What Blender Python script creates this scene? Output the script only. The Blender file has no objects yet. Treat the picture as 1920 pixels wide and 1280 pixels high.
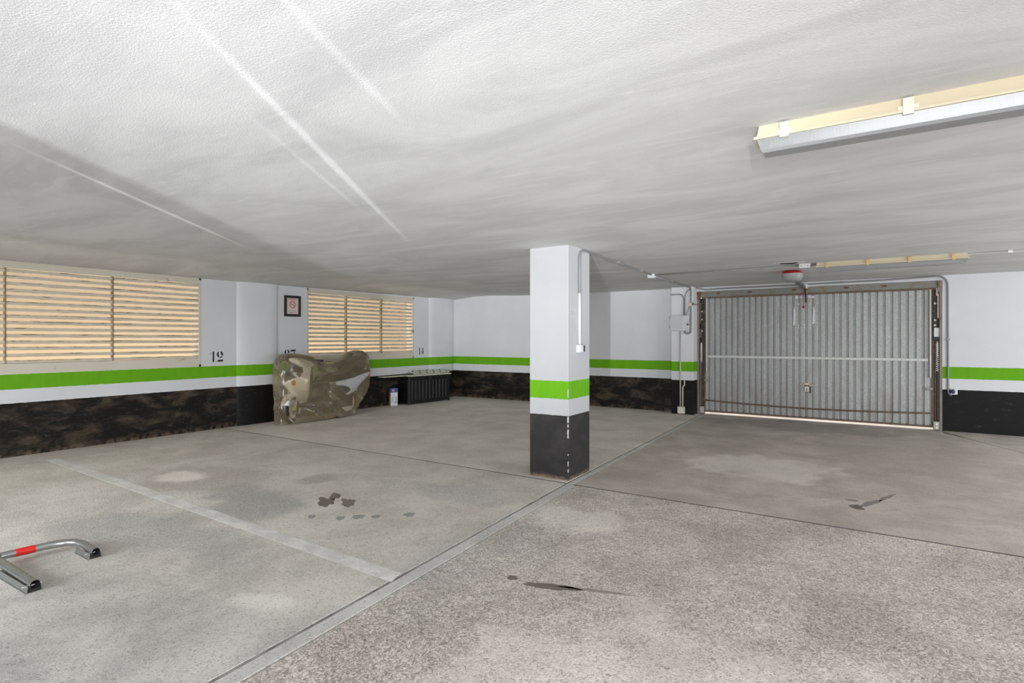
import bpy, bmesh, math, random
from mathutils import Vector, Matrix, Quaternion, noise as mnoise
random.seed(4)
PI = math.pi
scene = bpy.context.scene
COL = scene.collection

# ------------------------------------------------------------------ camera, world, sun, large lights, exposure
CAMH = 1.42
YAW = math.atan(660 / 1022.0)
cam_d = bpy.data.cameras.new('camera'); cam = bpy.data.objects.new('camera', cam_d); COL.objects.link(cam)
cam_d.sensor_width = 36; cam_d.lens = 1022 / 1920 * 36; cam_d.shift_y = -4 / 1920
cam_d.clip_start = 0.02; cam_d.clip_end = 200
cam.location = (0, 0, CAMH); cam.rotation_euler = (PI / 2, 0, YAW)
scene.camera = cam

world = bpy.data.worlds.new('world'); scene.world = world; world.use_nodes = True
bg = world.node_tree.nodes['Background']
bg.inputs[0].default_value = (0.80, 0.88, 1.0, 1); bg.inputs[1].default_value = 0.9

def lamp(name, kind, loc, energy, color=(1, 1, 1), aim=None, **kw):
    d = bpy.data.lights.new(name, kind); o = bpy.data.objects.new(name, d); COL.objects.link(o)
    d.energy = energy; d.color = color; o.location = loc
    if aim is not None:
        o.rotation_euler = Vector(aim).to_track_quat('-Z', 'Y').to_euler()
    for k, v in kw.items(): setattr(d, k, v)
    return o
# sun high over the building: lights the paving outside and the neighbour wall outside the louvres
lamp('sun', 'SUN', (12, 20, 40), 3.8, (1.0, 0.93, 0.82), aim=(-0.40, -0.30, -0.87), angle=0.02)
DAY = (0.94, 0.975, 1.0)
# daylight of the open driveway doorway in the wall behind the camera: sky, and the sunlit apron in front of it
lamp('doorway_sky', 'AREA', (0.7, -2.75, 1.2), 155, DAY, aim=(-0.40, 1, -0.18), shape='RECTANGLE', size=2.7, size_y=2.1)
lamp('apron_bounce', 'AREA', (1.1, -3.7, 0.08), 235, DAY, aim=(-0.35, 0.75, 1), shape='RECTANGLE', size=3.4, size_y=1.4)
# added fill lamp in a made-up opening of the unseen right-hand wall
lamp('side_fill', 'AREA', (5.0, 6.6, 1.25), 215, DAY, aim=(-1, 0.1, -0.25), shape='RECTANGLE', size=7.6, size_y=1.7)
# added fill lamp in a made-up low opening behind the camera, aimed down
o = lamp('rear_fill', 'AREA', (-5.0, -2.55, 1.45), 60, DAY, aim=(-0.35, 1, -0.40), shape='RECTANGLE', size=3.4, size_y=1.2); o.data.spread = math.radians(80)
# added lamp standing in for strong bounce off the alley paving outside the louvres
lamp('alley_bounce', 'AREA', (-9.85, 4.6, 0.03), 215, (1.0, 0.93, 0.83), aim=(0.25, 0, 1), shape='RECTANGLE', size=11.0, size_y=0.9).rotation_euler = (PI, 0, PI / 2)
# added spots drawing the ceiling's lit patch and streaks; the assumed car is unbuilt
def ceiling_spot(name, src, dst, energy, ang, squeeze, roll_to, blend=0.6, radius=0.02):
    src, dst, roll_to = Vector(src), Vector(dst), Vector(roll_to)
    o = lamp(name, 'SPOT', src, energy, DAY, spot_size=math.radians(ang), spot_blend=blend, shadow_soft_size=radius)
    z = (src - dst).normalized(); y = (roll_to - src); y = (y - z * y.dot(z)).normalized(); x = y.cross(z)
    o.rotation_euler = Matrix((x, y, z)).transposed().to_euler(); o.scale = (squeeze, 1, 1)
    return o
ceiling_spot('ceiling_patch_spot', (1.77, -6.1, 0.5), (-2.0, 1.3, 2.37), 4300, 34, 1.0, (-2.5, 2.5, 2.37), 0.9, 0.05)
for i, (a, c, e) in enumerate([((-1.55, 0.65), (-3.75, 3.95), 15000), ((-1.30, 0.80), (-1.66, 1.66), 9000), ((-3.45, 0.88), (-5.45, 3.35), 13000), ((-2.10, 1.2), (-3.2, 2.9), 6000)]):
    A, C = Vector((*a, 2.37)), Vector((*c, 2.37)); d = (A - C).normalized(); S = A + d * 11.5; S.z = 0.6
    u, v = (A - S).normalized(), (C - S).normalized()
    ceiling_spot('ceiling_streak_spot', S, S + (u + v), e, math.degrees(u.angle(v)) * 1.15, 0.11 if i != 1 else 0.25, S + Vector((0, 0, 1)), 1.0, 0.01)
scene.cycles.diffuse_bounces = 6

scene.view_settings.view_transform = 'Standard'; scene.view_settings.look = 'None'
scene.view_settings.exposure = 0.15; scene.view_settings.gamma = 1.0
scene.view_settings.use_curve_mapping = False

# ------------------------------------------------------------------ helpers: points on the planes of the room
CYP, FPX = 636.0, 1022.0
def ray(u, v):
    f = Vector((-math.sin(YAW), math.cos(YAW), 0)); r = Vector((math.cos(YAW), math.sin(YAW), 0))
    return f * FPX + r * (u - 960) + Vector((0, 0, CYP - v))
def onz(u, v, z=0.0): d = ray(u, v); return d * ((z - CAMH) / d.z) + Vector((0, 0, CAMH))
def onx(u, v, x): d = ray(u, v); return d * (x / d.x) + Vector((0, 0, CAMH))
def ony(u, v, y): d = ray(u, v); return d * (y / d.y) + Vector((0, 0, CAMH))
def lerp(a, b, t): return a + (b - a) * t

# ------------------------------------------------------------------ helpers: meshes and objects
class B:
    def __init__(s): s.bm = bmesh.new()
    def face(s, vs):
        try: return s.bm.faces.new(vs)
        except ValueError: return None
    def box(s, x0, x1, y0, y1, z0, z1, M=None, bevel=0.0):
        t = bmesh.new() if bevel else s.bm
        v = [t.verts.new(p) for p in [(x0,y0,z0),(x1,y0,z0),(x1,y1,z0),(x0,y1,z0),(x0,y0,z1),(x1,y0,z1),(x1,y1,z1),(x0,y1,z1)]]
        for f in [(0,3,2,1),(4,5,6,7),(0,1,5,4),(1,2,6,5),(2,3,7,6),(3,0,4,7)]: t.faces.new([v[i] for i in f])
        if bevel:
            bmesh.ops.bevel(t, geom=t.edges[:], offset=bevel, segments=2, affect='EDGES', profile=0.6)
            s.merge(t, M)
        elif M:
            for a in v: a.co = M @ a.co
        return s
    def merge(s, t, M=None):
        mp = {}
        for a in t.verts: mp[a] = s.bm.verts.new((M @ a.co) if M else a.co)
        for f in t.faces: s.face([mp[a] for a in f.verts])
        t.free()
    def prism(s, pts, ext):
        """closed polygon (3D points) swept by the vector ext"""
        e = Vector(ext); a = [s.bm.verts.new(Vector(p)) for p in pts]; b = [s.bm.verts.new(Vector(p) + e) for p in pts]
        n = len(a); s.face(a[::-1]); s.face(b)
        for i in range(n): s.face([a[i], a[(i+1) % n], b[(i+1) % n], b[i]])
        return s
    def tube(s, pts, r, n=10, caps=True):
        pts = [Vector(p) for p in pts]; rs = r if isinstance(r, (list, tuple)) else [r] * len(pts)
        rings = []; up = None
        for i, p in enumerate(pts):
            d = (pts[min(i+1, len(pts)-1)] - pts[max(i-1, 0)]).normalized()
            if up is None:
                up = Vector((0, 0, 1)) if abs(d.z) < 0.9 else Vector((1, 0, 0))
            side = d.cross(up).normalized(); up = side.cross(d).normalized()
            rings.append([s.bm.verts.new(p + (side * math.cos(2*PI*k/n) + up * math.sin(2*PI*k/n)) * rs[i]) for k in range(n)])
        for a, b in zip(rings, rings[1:]):
            for k in range(n): s.face([a[k], a[(k+1) % n], b[(k+1) % n], b[k]])
        if caps: s.face(rings[0][::-1]); s.face(rings[-1])
        return s
    def lathe(s, prof, M=None, n=24, caps=True):
        """prof: list of (radius, height) about local Z"""
        rings = []
        for r, h in prof:
            ring = [Vector((r*math.cos(2*PI*k/n), r*math.sin(2*PI*k/n), h)) for k in range(n)]
            rings.append([s.bm.verts.new((M @ p) if M else p) for p in ring])
        for a, b in zip(rings, rings[1:]):
            for k in range(n): s.face([a[k], a[(k+1) % n], b[(k+1) % n], b[k]])
        if caps: s.face(rings[0][::-1]); s.face(rings[-1])
        return s
    def loft(s, secs, closed=True, caps=True):
        rings = [[s.bm.verts.new(Vector(p)) for p in q] for q in secs]
        n = len(rings[0])
        for a, b in zip(rings, rings[1:]):
            for k in range(n if closed else n - 1): s.face([a[k], a[(k+1) % n], b[(k+1) % n], b[k]])
        if caps and closed: s.face(rings[0][::-1]); s.face(rings[-1])
        return s
    def ellipsoid(s, c, rx, ry, rz, M=None, u=20, v=12):
        t = bmesh.new(); bmesh.ops.create_uvsphere(t, u_segments=u, v_segments=v, radius=1)
        K = Matrix.Translation(c) @ (M if M else Matrix.Identity(4)) @ Matrix.Diagonal((rx, ry, rz, 1))
        s.merge(t, K); return s

def wloc(o):
    v = Vector((0, 0, 0))
    while o is not None: v += o.location; o = o.parent
    return v
def obj(name, b, m, parent=None, smooth=False, local=False, autosmooth=None):
    """link a builder as ONE mesh; vertices are in world coordinates unless local=True"""
    bm = b.bm
    bmesh.ops.recalc_face_normals(bm, faces=bm.faces[:])
    me = bpy.data.meshes.new(name)
    if parent is not None and not local:
        off = wloc(parent)
        for v in bm.verts: v.co -= off
    bm.to_mesh(me); bm.free()
    if smooth:
        for p in me.polygons: p.use_smooth = True
    if autosmooth is not None:
        for p in me.polygons: p.use_smooth = True
        try: me.set_sharp_from_angle(angle=math.radians(autosmooth))
        except Exception: pass
    if m is not None: me.materials.append(m)
    o = bpy.data.objects.new(name, me); COL.objects.link(o)
    if parent is not None: o.parent = parent
    return o
def tag(o, label=None, cat=None, group=None, kind=None):
    if label: o['label'] = label
    if cat: o['category'] = cat
    if group: o['group'] = group
    if kind: o['kind'] = kind
    return o
def thing(name, loc, label, cat, group=None, kind=None, rotz=0.0):
    o = bpy.data.objects.new(name, None); COL.objects.link(o); o.location = loc; o.rotation_euler = (0, 0, rotz)
    o.empty_display_size = 0.1
    return tag(o, label, cat, group, kind)
def inst(src, parent, loc):
    c = src.copy(); COL.objects.link(c); c.parent = parent; c.location = loc; return c

def arc(c, a, b, n=8):
    """quarter-ish bend through corner c from point a to point b (quadratic)"""
    a, b, c = Vector(a), Vector(b), Vector(c)
    return [(a*(1-t)**2 + c*2*t*(1-t) + b*t*t) for t in [i / n for i in range(n + 1)]]

# ------------------------------------------------------------------ helpers: materials
class N:
    def __init__(s, name):
        s.m = bpy.data.materials.new(name); s.m.use_nodes = True
        s.t = s.m.node_tree; s.t.nodes.clear()
        s.out = s.t.nodes.new('ShaderNodeOutputMaterial')
    def n(s, typ, **kw):
        x = s.t.nodes.new(typ)
        for k, v in kw.items(): setattr(x, k, v)
        return x
    def l(s, a, b): s.t.links.new(a, b)
    def val(s, sock, x):
        if isinstance(x, (int, float)): sock.default_value = x
        elif isinstance(x, (tuple, list)): sock.default_value = (*x, 1) if len(x) == 3 and len(sock.default_value) == 4 else x
        else: s.l(x, sock)
    def math(s, op, a, b=0.0, c=0.0, clamp=False):
        x = s.n('ShaderNodeMath', operation=op, use_clamp=clamp); s.val(x.inputs[0], a); s.val(x.inputs[1], b); s.val(x.inputs[2], c); return x.outputs[0]
    def mix(s, f, a, b, blend='MIX'):
        x = s.n('ShaderNodeMix', data_type='RGBA', blend_type=blend); x.clamp_factor = True
        s.val(x.inputs['Factor'], f); s.val(x.inputs[6], a); s.val(x.inputs[7], b); return x.outputs[2]
    def pos(s): return s.n('ShaderNodeNewGeometry').outputs['Position']
    def objc(s): return s.n('ShaderNodeTexCoord').outputs['Object']
    def mapping(s, vec, scale=(1, 1, 1), loc=(0, 0, 0), rot=(0, 0, 0)):
        x = s.n('ShaderNodeMapping'); s.l(vec, x.inputs[0])
        x.inputs['Location'].default_value = loc; x.inputs['Rotation'].default_value = rot; x.inputs['Scale'].default_value = scale
        return x.outputs[0]
    def noise(s, vec, scale, detail=4, rough=0.55, dist=0.0):
        x = s.n('ShaderNodeTexNoise'); s.l(vec, x.inputs['Vector'])
        x.inputs['Scale'].default_value = scale; x.inputs['Detail'].default_value = detail
        x.inputs['Roughness'].default_value = rough; x.inputs['Distortion'].default_value = dist
        return x.outputs[0]
    def ramp(s, f, lo, hi):
        x = s.n('ShaderNodeMapRange'); x.interpolation_type = 'SMOOTHSTEP'; s.val(x.inputs[0], f)
        x.inputs[1].default_value = lo; x.inputs[2].default_value = hi; return x.outputs[0]
    def bump(s, h, strength, dist=0.01):
        x = s.n('ShaderNodeBump'); s.l(h, x.inputs['Height']); x.inputs['Strength'].default_value = strength
        x.inputs['Distance'].default_value = dist; return x.outputs[0]
    def bsdf(s, color, rough=0.6, metal=0.0, normal=None, spec=0.5, **kw):
        x = s.n('ShaderNodeBsdfPrincipled'); s.val(x.inputs['Base Color'], color); s.val(x.inputs['Roughness'], rough)
        s.val(x.inputs['Metallic'], metal); x.inputs['Specular IOR Level'].default_value = spec
        if normal is not None: s.l(normal, x.inputs['Normal'])
        for k, v in kw.items(): s.val(x.inputs[k], v)
        return x.outputs[0]
    def done(s, sh): s.l(sh, s.out.inputs[0]); return s.m

_mats = {}
def plain(name, color, rough=0.5, metal=0.0, var=0.12, scale=12.0, dirt=None, dirt_amt=0.5, spec=0.5):
    """simple procedural material: colour with noise wear and optional dirt colour"""
    if name in _mats: return _mats[name]
    k = N(name); p = k.objc()
    f = k.noise(p, scale, 5, 0.6)
    a = tuple(c * (1 - var) for c in color); b = tuple(min(1, c * (1 + var)) for c in color)
    c = k.mix(f, a, b)
    if dirt:
        g = k.ramp(k.noise(p, scale * 0.6, 6, 0.65, 0.6), 0.62 - 0.25 * dirt_amt, 0.75)
        c = k.mix(g, c, dirt)
    r = k.math('ADD', k.math('MULTIPLY', f, 0.15), rough - 0.07)
    _mats[name] = k.done(k.bsdf(c, r, metal, spec=spec)); return _mats[name]

def wall_paint(name, dado='brown', lum=1.0):
    k = N(name); p = k.pos(); z = k.n('ShaderNodeSeparateXYZ'); k.l(p, z.inputs[0]); z = z.outputs[2]
    e = k.math('MULTIPLY', k.math('SUBTRACT', k.noise(p, 14, 3), 0.5), 0.012); zz = k.math('ADD', z, e)
    sm = k.noise(p, 1.3, 5, 0.6)
    white = k.mix(k.ramp(sm, 0.3, 0.75), tuple(lum * v for v in (0.63, 0.635, 0.655)), tuple(lum * v for v in (0.68, 0.685, 0.70)))
    scuff = k.ramp(k.noise(k.mapping(p, (3, 3, 5)), 6, 4, 0.6), 0.735, 0.76)
    white = k.mix(k.math('MULTIPLY', scuff, 0.22), white, (0.35, 0.34, 0.33))
    gn = k.noise(k.mapping(p, (2, 2, 0.5)), 8, 4)
    green = k.mix(gn, (0.105, 0.34, 0.004), (0.16, 0.44, 0.012))
    if dado == 'brown':
        d1 = k.noise(k.mapping(p, (1.1, 1.1, 2.6)), 2.3, 5, 0.62, 0.5)
        blk = k.mix(k.ramp(d1, 0.44, 0.78), (0.006, 0.005, 0.0045), (0.095, 0.068, 0.045))
        d2 = k.noise(k.mapping(p, (1.5, 1.5, 4)), 9, 3, 0.65, 0.8)
        blk = k.mix(k.math('MULTIPLY', k.ramp(d2, 0.56, 0.80), 0.55), blk, (0.16, 0.125, 0.09))
        lo = k.math('MULTIPLY', k.ramp(z, 0.10, 0.0), k.ramp(k.noise(p, 16, 4), 0.42, 0.62))
        blk = k.mix(k.math('MULTIPLY', lo, 0.6), blk, (0.17, 0.12, 0.075))
    elif dado == 'black':
        d1 = k.noise(k.mapping(p, (1.2, 1.2, 2.4)), 6, 6, 0.65, 0.4)
        blk = k.mix(k.ramp(d1, 0.55, 0.85), (0.005, 0.005, 0.005), (0.075, 0.062, 0.05))
    else:
        d1 = k.noise(k.mapping(p, (1.2, 1.2, 1.6)), 3, 5, 0.6)
        blk = k.mix(k.ramp(d1, 0.4, 0.8), (0.030, 0.029, 0.029), (0.055, 0.050, 0.048))
        lo = k.math('MULTIPLY', k.ramp(z, 0.05, 0.0), k.ramp(k.noise(p, 25, 4), 0.35, 0.6))
        blk = k.mix(lo, blk, (0.22, 0.16, 0.11))
    sp = k.ramp(k.noise(p, 75, 2, 0.5), 0.735, 0.77)
    blk = k.mix(k.math('MULTIPLY', sp, 0.6), blk, (0.34, 0.32, 0.29))
    isg = k.math('MULTIPLY', k.math('GREATER_THAN', zz, 0.815), k.math('LESS_THAN', zz, 0.997))
    c = k.mix(isg, white, green); isb = k.math('LESS_THAN', zz, 0.647); c = k.mix(isb, c, blk)
    r = k.math('SUBTRACT', 0.70, k.math('MULTIPLY', isb, 0.12))
    nb = k.bump(k.noise(p, 55, 2, 0.6), 0.10, 0.01)
    return k.done(k.bsdf(c, r, 0, nb, spec=0.22))
M_WALL = wall_paint('wall_paint'); M_PILLAR = wall_paint('pillar_paint', 'charcoal', 0.74); M_WALLK = wall_paint('wall_paint_black', 'black', 1.06)

def ceiling_mat():
    k = N('ceiling_plaster'); p = k.pos()
    big = k.noise(k.mapping(p, (0.5, 1.2, 1), rot=(0, 0, 0.25)), 1.6, 4, 0.6, 0.9)
    br = k.noise(k.mapping(p, (0.7, 5.0, 1), rot=(0, 0, 0.22)), 3.0, 4, 0.65, 1.2)
    c = k.mix(k.ramp(big, 0.30, 0.72), (0.57, 0.57, 0.575), (0.70, 0.70, 0.70))
    c = k.mix(k.math('MULTIPLY', k.ramp(br, 0.50, 0.75), 0.45), c, (0.76, 0.76, 0.755))
    h = k.noise(p, 125, 2, 0.65, 0.4)
    return k.done(k.bsdf(c, 0.85, 0, k.bump(h, 0.26, 0.009), spec=0.2))
M_CEIL = ceiling_mat()

STAINS_AND_PATCHES = [  # (x, y, rx, ry, rot, colour, strength, edge noise)
    (-3.963, 3.123, 0.075, 0.135, 0.9, (0.085, 0.062, 0.045), 0.85, 0.75),
    (-4.03, 3.28, 0.05, 0.10, 0.7, (0.085, 0.062, 0.045), 0.85, 0.75),
    (-3.775, 3.21, 0.060, 0.125, 0.9, (0.10, 0.075, 0.055), 0.80, 0.7),
    (-3.72, 2.80, 0.030, 0.045, 0.9, (0.13, 0.12, 0.11), 0.45, 0.7),
    (-3.50, 2.90, 0.035, 0.050, 0.9, (0.13, 0.12, 0.11), 0.45, 0.7),
    (-3.405, 3.0, 0.050, 0.055, 0.9, (0.13, 0.12, 0.11), 0.50, 0.7),
    (-3.29, 3.08, 0.035, 0.045, 0.9, (0.13, 0.12, 0.11), 0.45, 0.7),
    (-3.10, 3.26, 0.045, 0.055, 0.9, (0.13, 0.12, 0.11), 0.50, 0.7),
    (-0.05, 5.46, 0.045, 0.075, 0.3, (0.07, 0.052, 0.04), 0.85, 0.7),
    (-0.09, 5.67, 0.045, 0.030, 0.0, (0.09, 0.07, 0.055), 0.6, 0.7),
    (0.05, 5.66, 0.032, 0.16, -0.42, (0.09, 0.068, 0.05), 0.8, 0.8),
    (0.17, 5.93, 0.020, 0.17, -0.36, (0.11, 0.085, 0.065), 0.7, 0.9),
    (-4.66, 3.60, 0.20, 0.26, 0.3, (0.232, 0.217, 0.203), 0.55, 0.5),
    (-4.5, 2.75, 0.85, 0.42, -0.12, (0.246, 0.239, 0.232), 0.70, 0.8),
    (-5.60, 3.02, 0.95, 0.62, 0.2, (0.319, 0.283, 0.246), 0.62, 0.35),
    (-5.95, 2.86, 0.36, 0.26, 0.2, (0.725, 0.667, 0.609), 0.75, 0.45),
    (-4.6, 1.9, 1.3, 0.40, 0.1, (0.275, 0.268, 0.261), 0.55, 0.9),
    (-3.1, 3.95, 0.85, 0.30, 0.1, (0.290, 0.283, 0.275), 0.45, 0.9),
    (-1.50, 2.755, 0.17, 0.034, 0.33, (0.075, 0.055, 0.035), 0.85, 0.6),
    (-1.25, 2.85, 0.20, 0.015, 0.30, (0.12, 0.09, 0.06), 0.6, 0.9),
    (-1.76, 2.73, 0.035, 0.03, 0.0, (0.075, 0.055, 0.035), 0.85, 0.6),
    (-0.9, 10.0, 1.9, 0.75, 0.0, (0.203, 0.181, 0.160), 0.60, 0.8),  # broad darker patch in front of the gate
    (0.6, 8.0, 1.3, 2.1, 0.0, (0.290, 0.254, 0.225), 0.50, 0.9),
    (-1.0, 6.6, 0.9, 0.7, 0.2, (0.696, 0.652, 0.594), 0.45, 1.1),
    (-1.9, 3.9, 0.45, 0.35, 0.2, (0.725, 0.681, 0.609), 0.55, 0.8),
    (-2.15, 3.0, 0.5, 0.9, 0.0, (0.290, 0.275, 0.261), 0.50, 0.9),
    (-2.75, 1.75, 0.22, 0.10, 0.3, (0.870, 0.841, 0.783), 0.32, 0.6),
    (-0.6, 1.9, 1.4, 1.0, 0.0, (0.754, 0.711, 0.652), 0.32, 1.2),
    (-1.9, 1.9, 0.55, 0.6, 0.3, (0.232, 0.210, 0.196), 0.50, 1.1),
]
def stain_at(x, y):
    """blended soft stain colour and amount at a floor point (large stains and patches only)"""
    col = Vector((0.2, 0.2, 0.2)); amt = 0.0
    for (sx, sy, rx, ry, rot, c, st, en) in STAINS_AND_PATCHES:
        if rx * ry < 0.02: continue
        dx, dy = x - sx, y - sy
        if dx * dx + dy * dy > 4 * max(rx, ry) ** 2: continue
        cr, sr = math.cos(-rot), math.sin(-rot)
        d = math.hypot((dx * cr - dy * sr) / rx, (dx * sr + dy * cr) / ry)
        d += mnoise.fractal(Vector((x * 2.4, y * 2.4, sx)), 0.8, 2.0, 3) * en * 0.55
        f = max(0.0, min(1.0, (1.0 - d) / 0.45)); f = f * f * (3 - 2 * f) * st
        if f <= 0: continue
        na = f + amt * (1 - f); col = (Vector(c) * 1.35 * f + col * amt * (1 - f)) / na; amt = na
    return col, amt
def floor_mat(name, base_lo, base_hi, worm, worm_c, attr=True, warm=None):
    k = N(name); p = k.pos()
    n2 = k.noise(p, 1.7, 5, 0.65, 0.3)
    c = k.mix(k.ramp(n2, 0.33, 0.68), base_lo, base_hi)
    if warm:        # grey concrete near the doorway, browner and paler towards the louvres
        xyz = k.n('ShaderNodeSeparateXYZ'); k.l(p, xyz.inputs[0])
        g = k.ramp(k.math('ADD', k.math('SUBTRACT', xyz.outputs[1], k.math('MULTIPLY', xyz.outputs[0], 0.35)), k.math('MULTIPLY', n2, 2.6)), 2.6, 5.6)
        c = k.mix(g, c, k.mix(k.ramp(n2, 0.33, 0.68), warm[0], warm[1]))
    if attr:
        at = k.n('ShaderNodeAttribute'); at.attribute_name = 'stain'
        f = k.math('MULTIPLY', at.outputs['Alpha'], k.math('ADD', 0.7, k.math('MULTIPLY', n2, 0.6)), clamp=True)
        c = k.mix(f, c, at.outputs['Color'])
    w1 = k.noise(p, 46, 2, 0.55, 2.0); ww = k.ramp(w1, 0.47, 0.60)
    amt = k.math('MULTIPLY', ww, k.math('ADD', worm, k.math('MULTIPLY', k.ramp(n2, 0.35, 0.65), worm * 0.7)))
    c = k.mix(amt, c, worm_c)
    c = k.mix(k.math('MULTIPLY', k.ramp(w1, 0.44, 0.33), 0.30 + worm * 0.5), c, (0.13, 0.12, 0.11))
    h = w1
    return k.done(k.bsdf(c, 0.72, 0, k.bump(h, 0.30 + worm * 0.5, 0.012), spec=0.35))
M_FLOOR_L = floor_mat('concrete_smooth', (0.44, 0.42, 0.395), (0.62, 0.60, 0.565), 0.26, (0.76, 0.74, 0.71), warm=((0.54, 0.49, 0.43), (0.70, 0.645, 0.575)))
M_FLOOR_F = floor_mat('concrete_warm', (0.62, 0.57, 0.505), (0.78, 0.72, 0.645), 0.14, (0.82, 0.78, 0.72))
M_FLOOR_R = floor_mat('concrete_brushed', (0.38, 0.335, 0.295), (0.54, 0.485, 0.435), 0.50, (0.88, 0.81, 0.74))
M_FLOOR_G = floor_mat('concrete_by_gate', (0.42, 0.37, 0.32), (0.58, 0.52, 0.46), 0.14, (0.70, 0.65, 0.59))
M_BAND = floor_mat('cement_joint_band', (0.50, 0.485, 0.46), (0.66, 0.645, 0.62), 0.22, (0.74, 0.725, 0.70), attr=False)
def line_mat():
    k = N('worn_white_line'); p = k.pos()
    n1 = k.noise(p, 5, 6, 0.65, 0.4); n2 = k.noise(p, 60, 4, 0.6, 1.0)
    c = k.mix(k.ramp(n1, 0.35, 0.7), (0.62, 0.60, 0.575), (0.80, 0.78, 0.75))
    c = k.mix(k.math('MULTIPLY', k.ramp(n2, 0.52, 0.66), 0.45), c, (0.36, 0.345, 0.32))
    return k.done(k.bsdf(c, 0.7, 0, k.bump(n2, 0.25, 0.004)))
M_LINE = line_mat()
M_JOINT = plain('dark_joint', (0.06, 0.055, 0.05), 0.9, var=0.4)
M_JOINT2 = plain('worn_joint', (0.34, 0.32, 0.30), 0.9, 0, 0.2, 6, dirt=(0.05, 0.046, 0.042), dirt_amt=0.75)

def slat_mat():
    k = N('louvre_enamel'); p = k.objc(); w = k.pos()
    z = k.n('ShaderNodeSeparateXYZ'); k.l(p, z.inputs[0]); z = z.outputs[2]
    base = k.mix(k.noise(w, 3, 4), (0.56, 0.50, 0.405), (0.64, 0.58, 0.48))
    st = k.noise(k.mapping(w, (1, 0.7, 9)), 7, 4, 0.7, 0.3)
    edge = k.math('MAXIMUM', k.ramp(z, -0.002, 0.008), k.ramp(z, -0.018, -0.024))
    rust = k.math('MULTIPLY', k.ramp(st, 0.515, 0.57), edge)
    c = k.mix(k.math('MULTIPLY', rust, 0.9), base, (0.045, 0.030, 0.018))
    tint = k.ramp(k.noise(w, 2.2, 4), 0.4, 0.7)
    c = k.mix(k.math('MULTIPLY', tint, 0.18), c, (0.60, 0.40, 0.20))
    return k.done(k.bsdf(c, 0.45, 0))
M_SLAT = slat_mat()
M_FRAME = plain('louvre_frame_enamel', (0.62, 0.57, 0.48), 0.5, var=0.06, scale=4, dirt=(0.22, 0.15, 0.08), dirt_amt=0.15)
M_MULL = plain('louvre_mullion', (0.34, 0.25, 0.14), 0.5, var=0.2, scale=14, dirt=(0.06, 0.04, 0.02), dirt_amt=1.0)
M_NEIGH = plain('outside_render', (0.42, 0.32, 0.215), 0.9, var=0.05, scale=1.5)
M_YARD = plain('outside_paving', (0.62, 0.58, 0.52), 0.9, var=0.08, scale=2)

def galv_mat():
    k = N('galvanised_sheet'); p = k.pos()
    v = k.n('ShaderNodeTexVoronoi'); v.feature = 'F1'; k.l(k.mapping(p, (1, 1, 0.8)), v.inputs['Vector']); v.inputs['Scale'].default_value = 85
    sp = k.n('ShaderNodeSeparateColor'); k.l(v.outputs['Color'], sp.inputs[0]); sp = sp.outputs[0]
    n = k.noise(k.mapping(p, (3, 3, 0.5)), 3, 5, 0.6)
    c = k.mix(sp, (0.32, 0.33, 0.325), (0.45, 0.46, 0.445)); c = k.mix(k.ramp(n, 0.45, 0.75), c, (0.34, 0.32, 0.30))
    z = k.n('ShaderNodeSeparateXYZ'); k.l(p, z.inputs[0]); z = z.outputs[2]
    rz = k.math('MULTIPLY', k.ramp(z, 0.9, 0.0), k.ramp(k.noise(k.mapping(p, (5, 5, 0.6)), 3, 5, 0.6), 0.38, 0.66))
    c = k.mix(k.math('MULTIPLY', rz, 0.5), c, (0.24, 0.185, 0.15))
    return k.done(k.bsdf(c, 0.5, 0.45))
M_GALV = galv_mat()
M_GALV_RUST = plain('galvanised_rusty', (0.21, 0.21, 0.19), 0.5, 0.3, 0.15, 9, (0.20, 0.11, 0.05), 0.45)
M_RUST = plain('rusty_steel', (0.17, 0.115, 0.08), 0.75, 0.2, 0.3, 20, (0.30, 0.24, 0.19), 0.4)
M_RUSTSPOT = plain('rust_spot', (0.17, 0.09, 0.03), 0.9, 0.0, 0.3, 30)
M_DARKST = plain('greasy_steel_and_shade', (0.022, 0.019, 0.017), 0.5, 0.2, 0.4, 20, (0.12, 0.075, 0.045), 0.5)
M_BROWNPOST = plain('brown_door_post', (0.24, 0.195, 0.165), 0.6, 0.0, 0.15, 8, (0.17, 0.10, 0.06), 0.4)
M_RAIL = plain('pale_rail', (0.60, 0.61, 0.58), 0.5, 0.1, 0.06, 8)
M_TUBE = plain('guide_tube', (0.42, 0.40, 0.36), 0.4, 0.3, 0.1, 10)
M_CHROME = plain('chrome', (0.80, 0.80, 0.80), 0.22, 0.9, 0.05, 10)
M_WHITEPL = plain('white_plastic', (0.72, 0.72, 0.72), 0.45, 0, 0.05, 10)
M_GREYPL = plain('grey_plastic', (0.34, 0.34, 0.35), 0.4, 0, 0.06, 10)
M_DKPL = plain('dark_plastic', (0.03, 0.03, 0.032), 0.42, 0, 0.2, 10)
M_BRASS = plain('old_cream_lock', (0.66, 0.56, 0.44), 0.4, 0.2, 0.12, 20, (0.25, 0.17, 0.10), 0.3)
M_RED = plain('red_plastic', (0.42, 0.012, 0.012), 0.35, 0, 0.1, 10)
M_CONDUIT = plain('grey_conduit', (0.25, 0.25, 0.255), 0.4, 0, 0.08, 10)  # grey darkened to carry the shaded undersides of the ceiling runs
M_CONDUITW = plain('white_conduit', (0.74, 0.74, 0.73), 0.4, 0, 0.05, 10)
M_CREAM = plain('aged_cream_plastic', (0.64, 0.55, 0.39), 0.45, 0, 0.06, 3)
M_CLIP = plain('clip_plastic', (0.72, 0.71, 0.58), 0.4, 0, 0.05, 10)
M_CLIPB = plain('brown_clip_plastic', (0.62, 0.44, 0.22), 0.45, 0, 0.1, 10)
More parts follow.
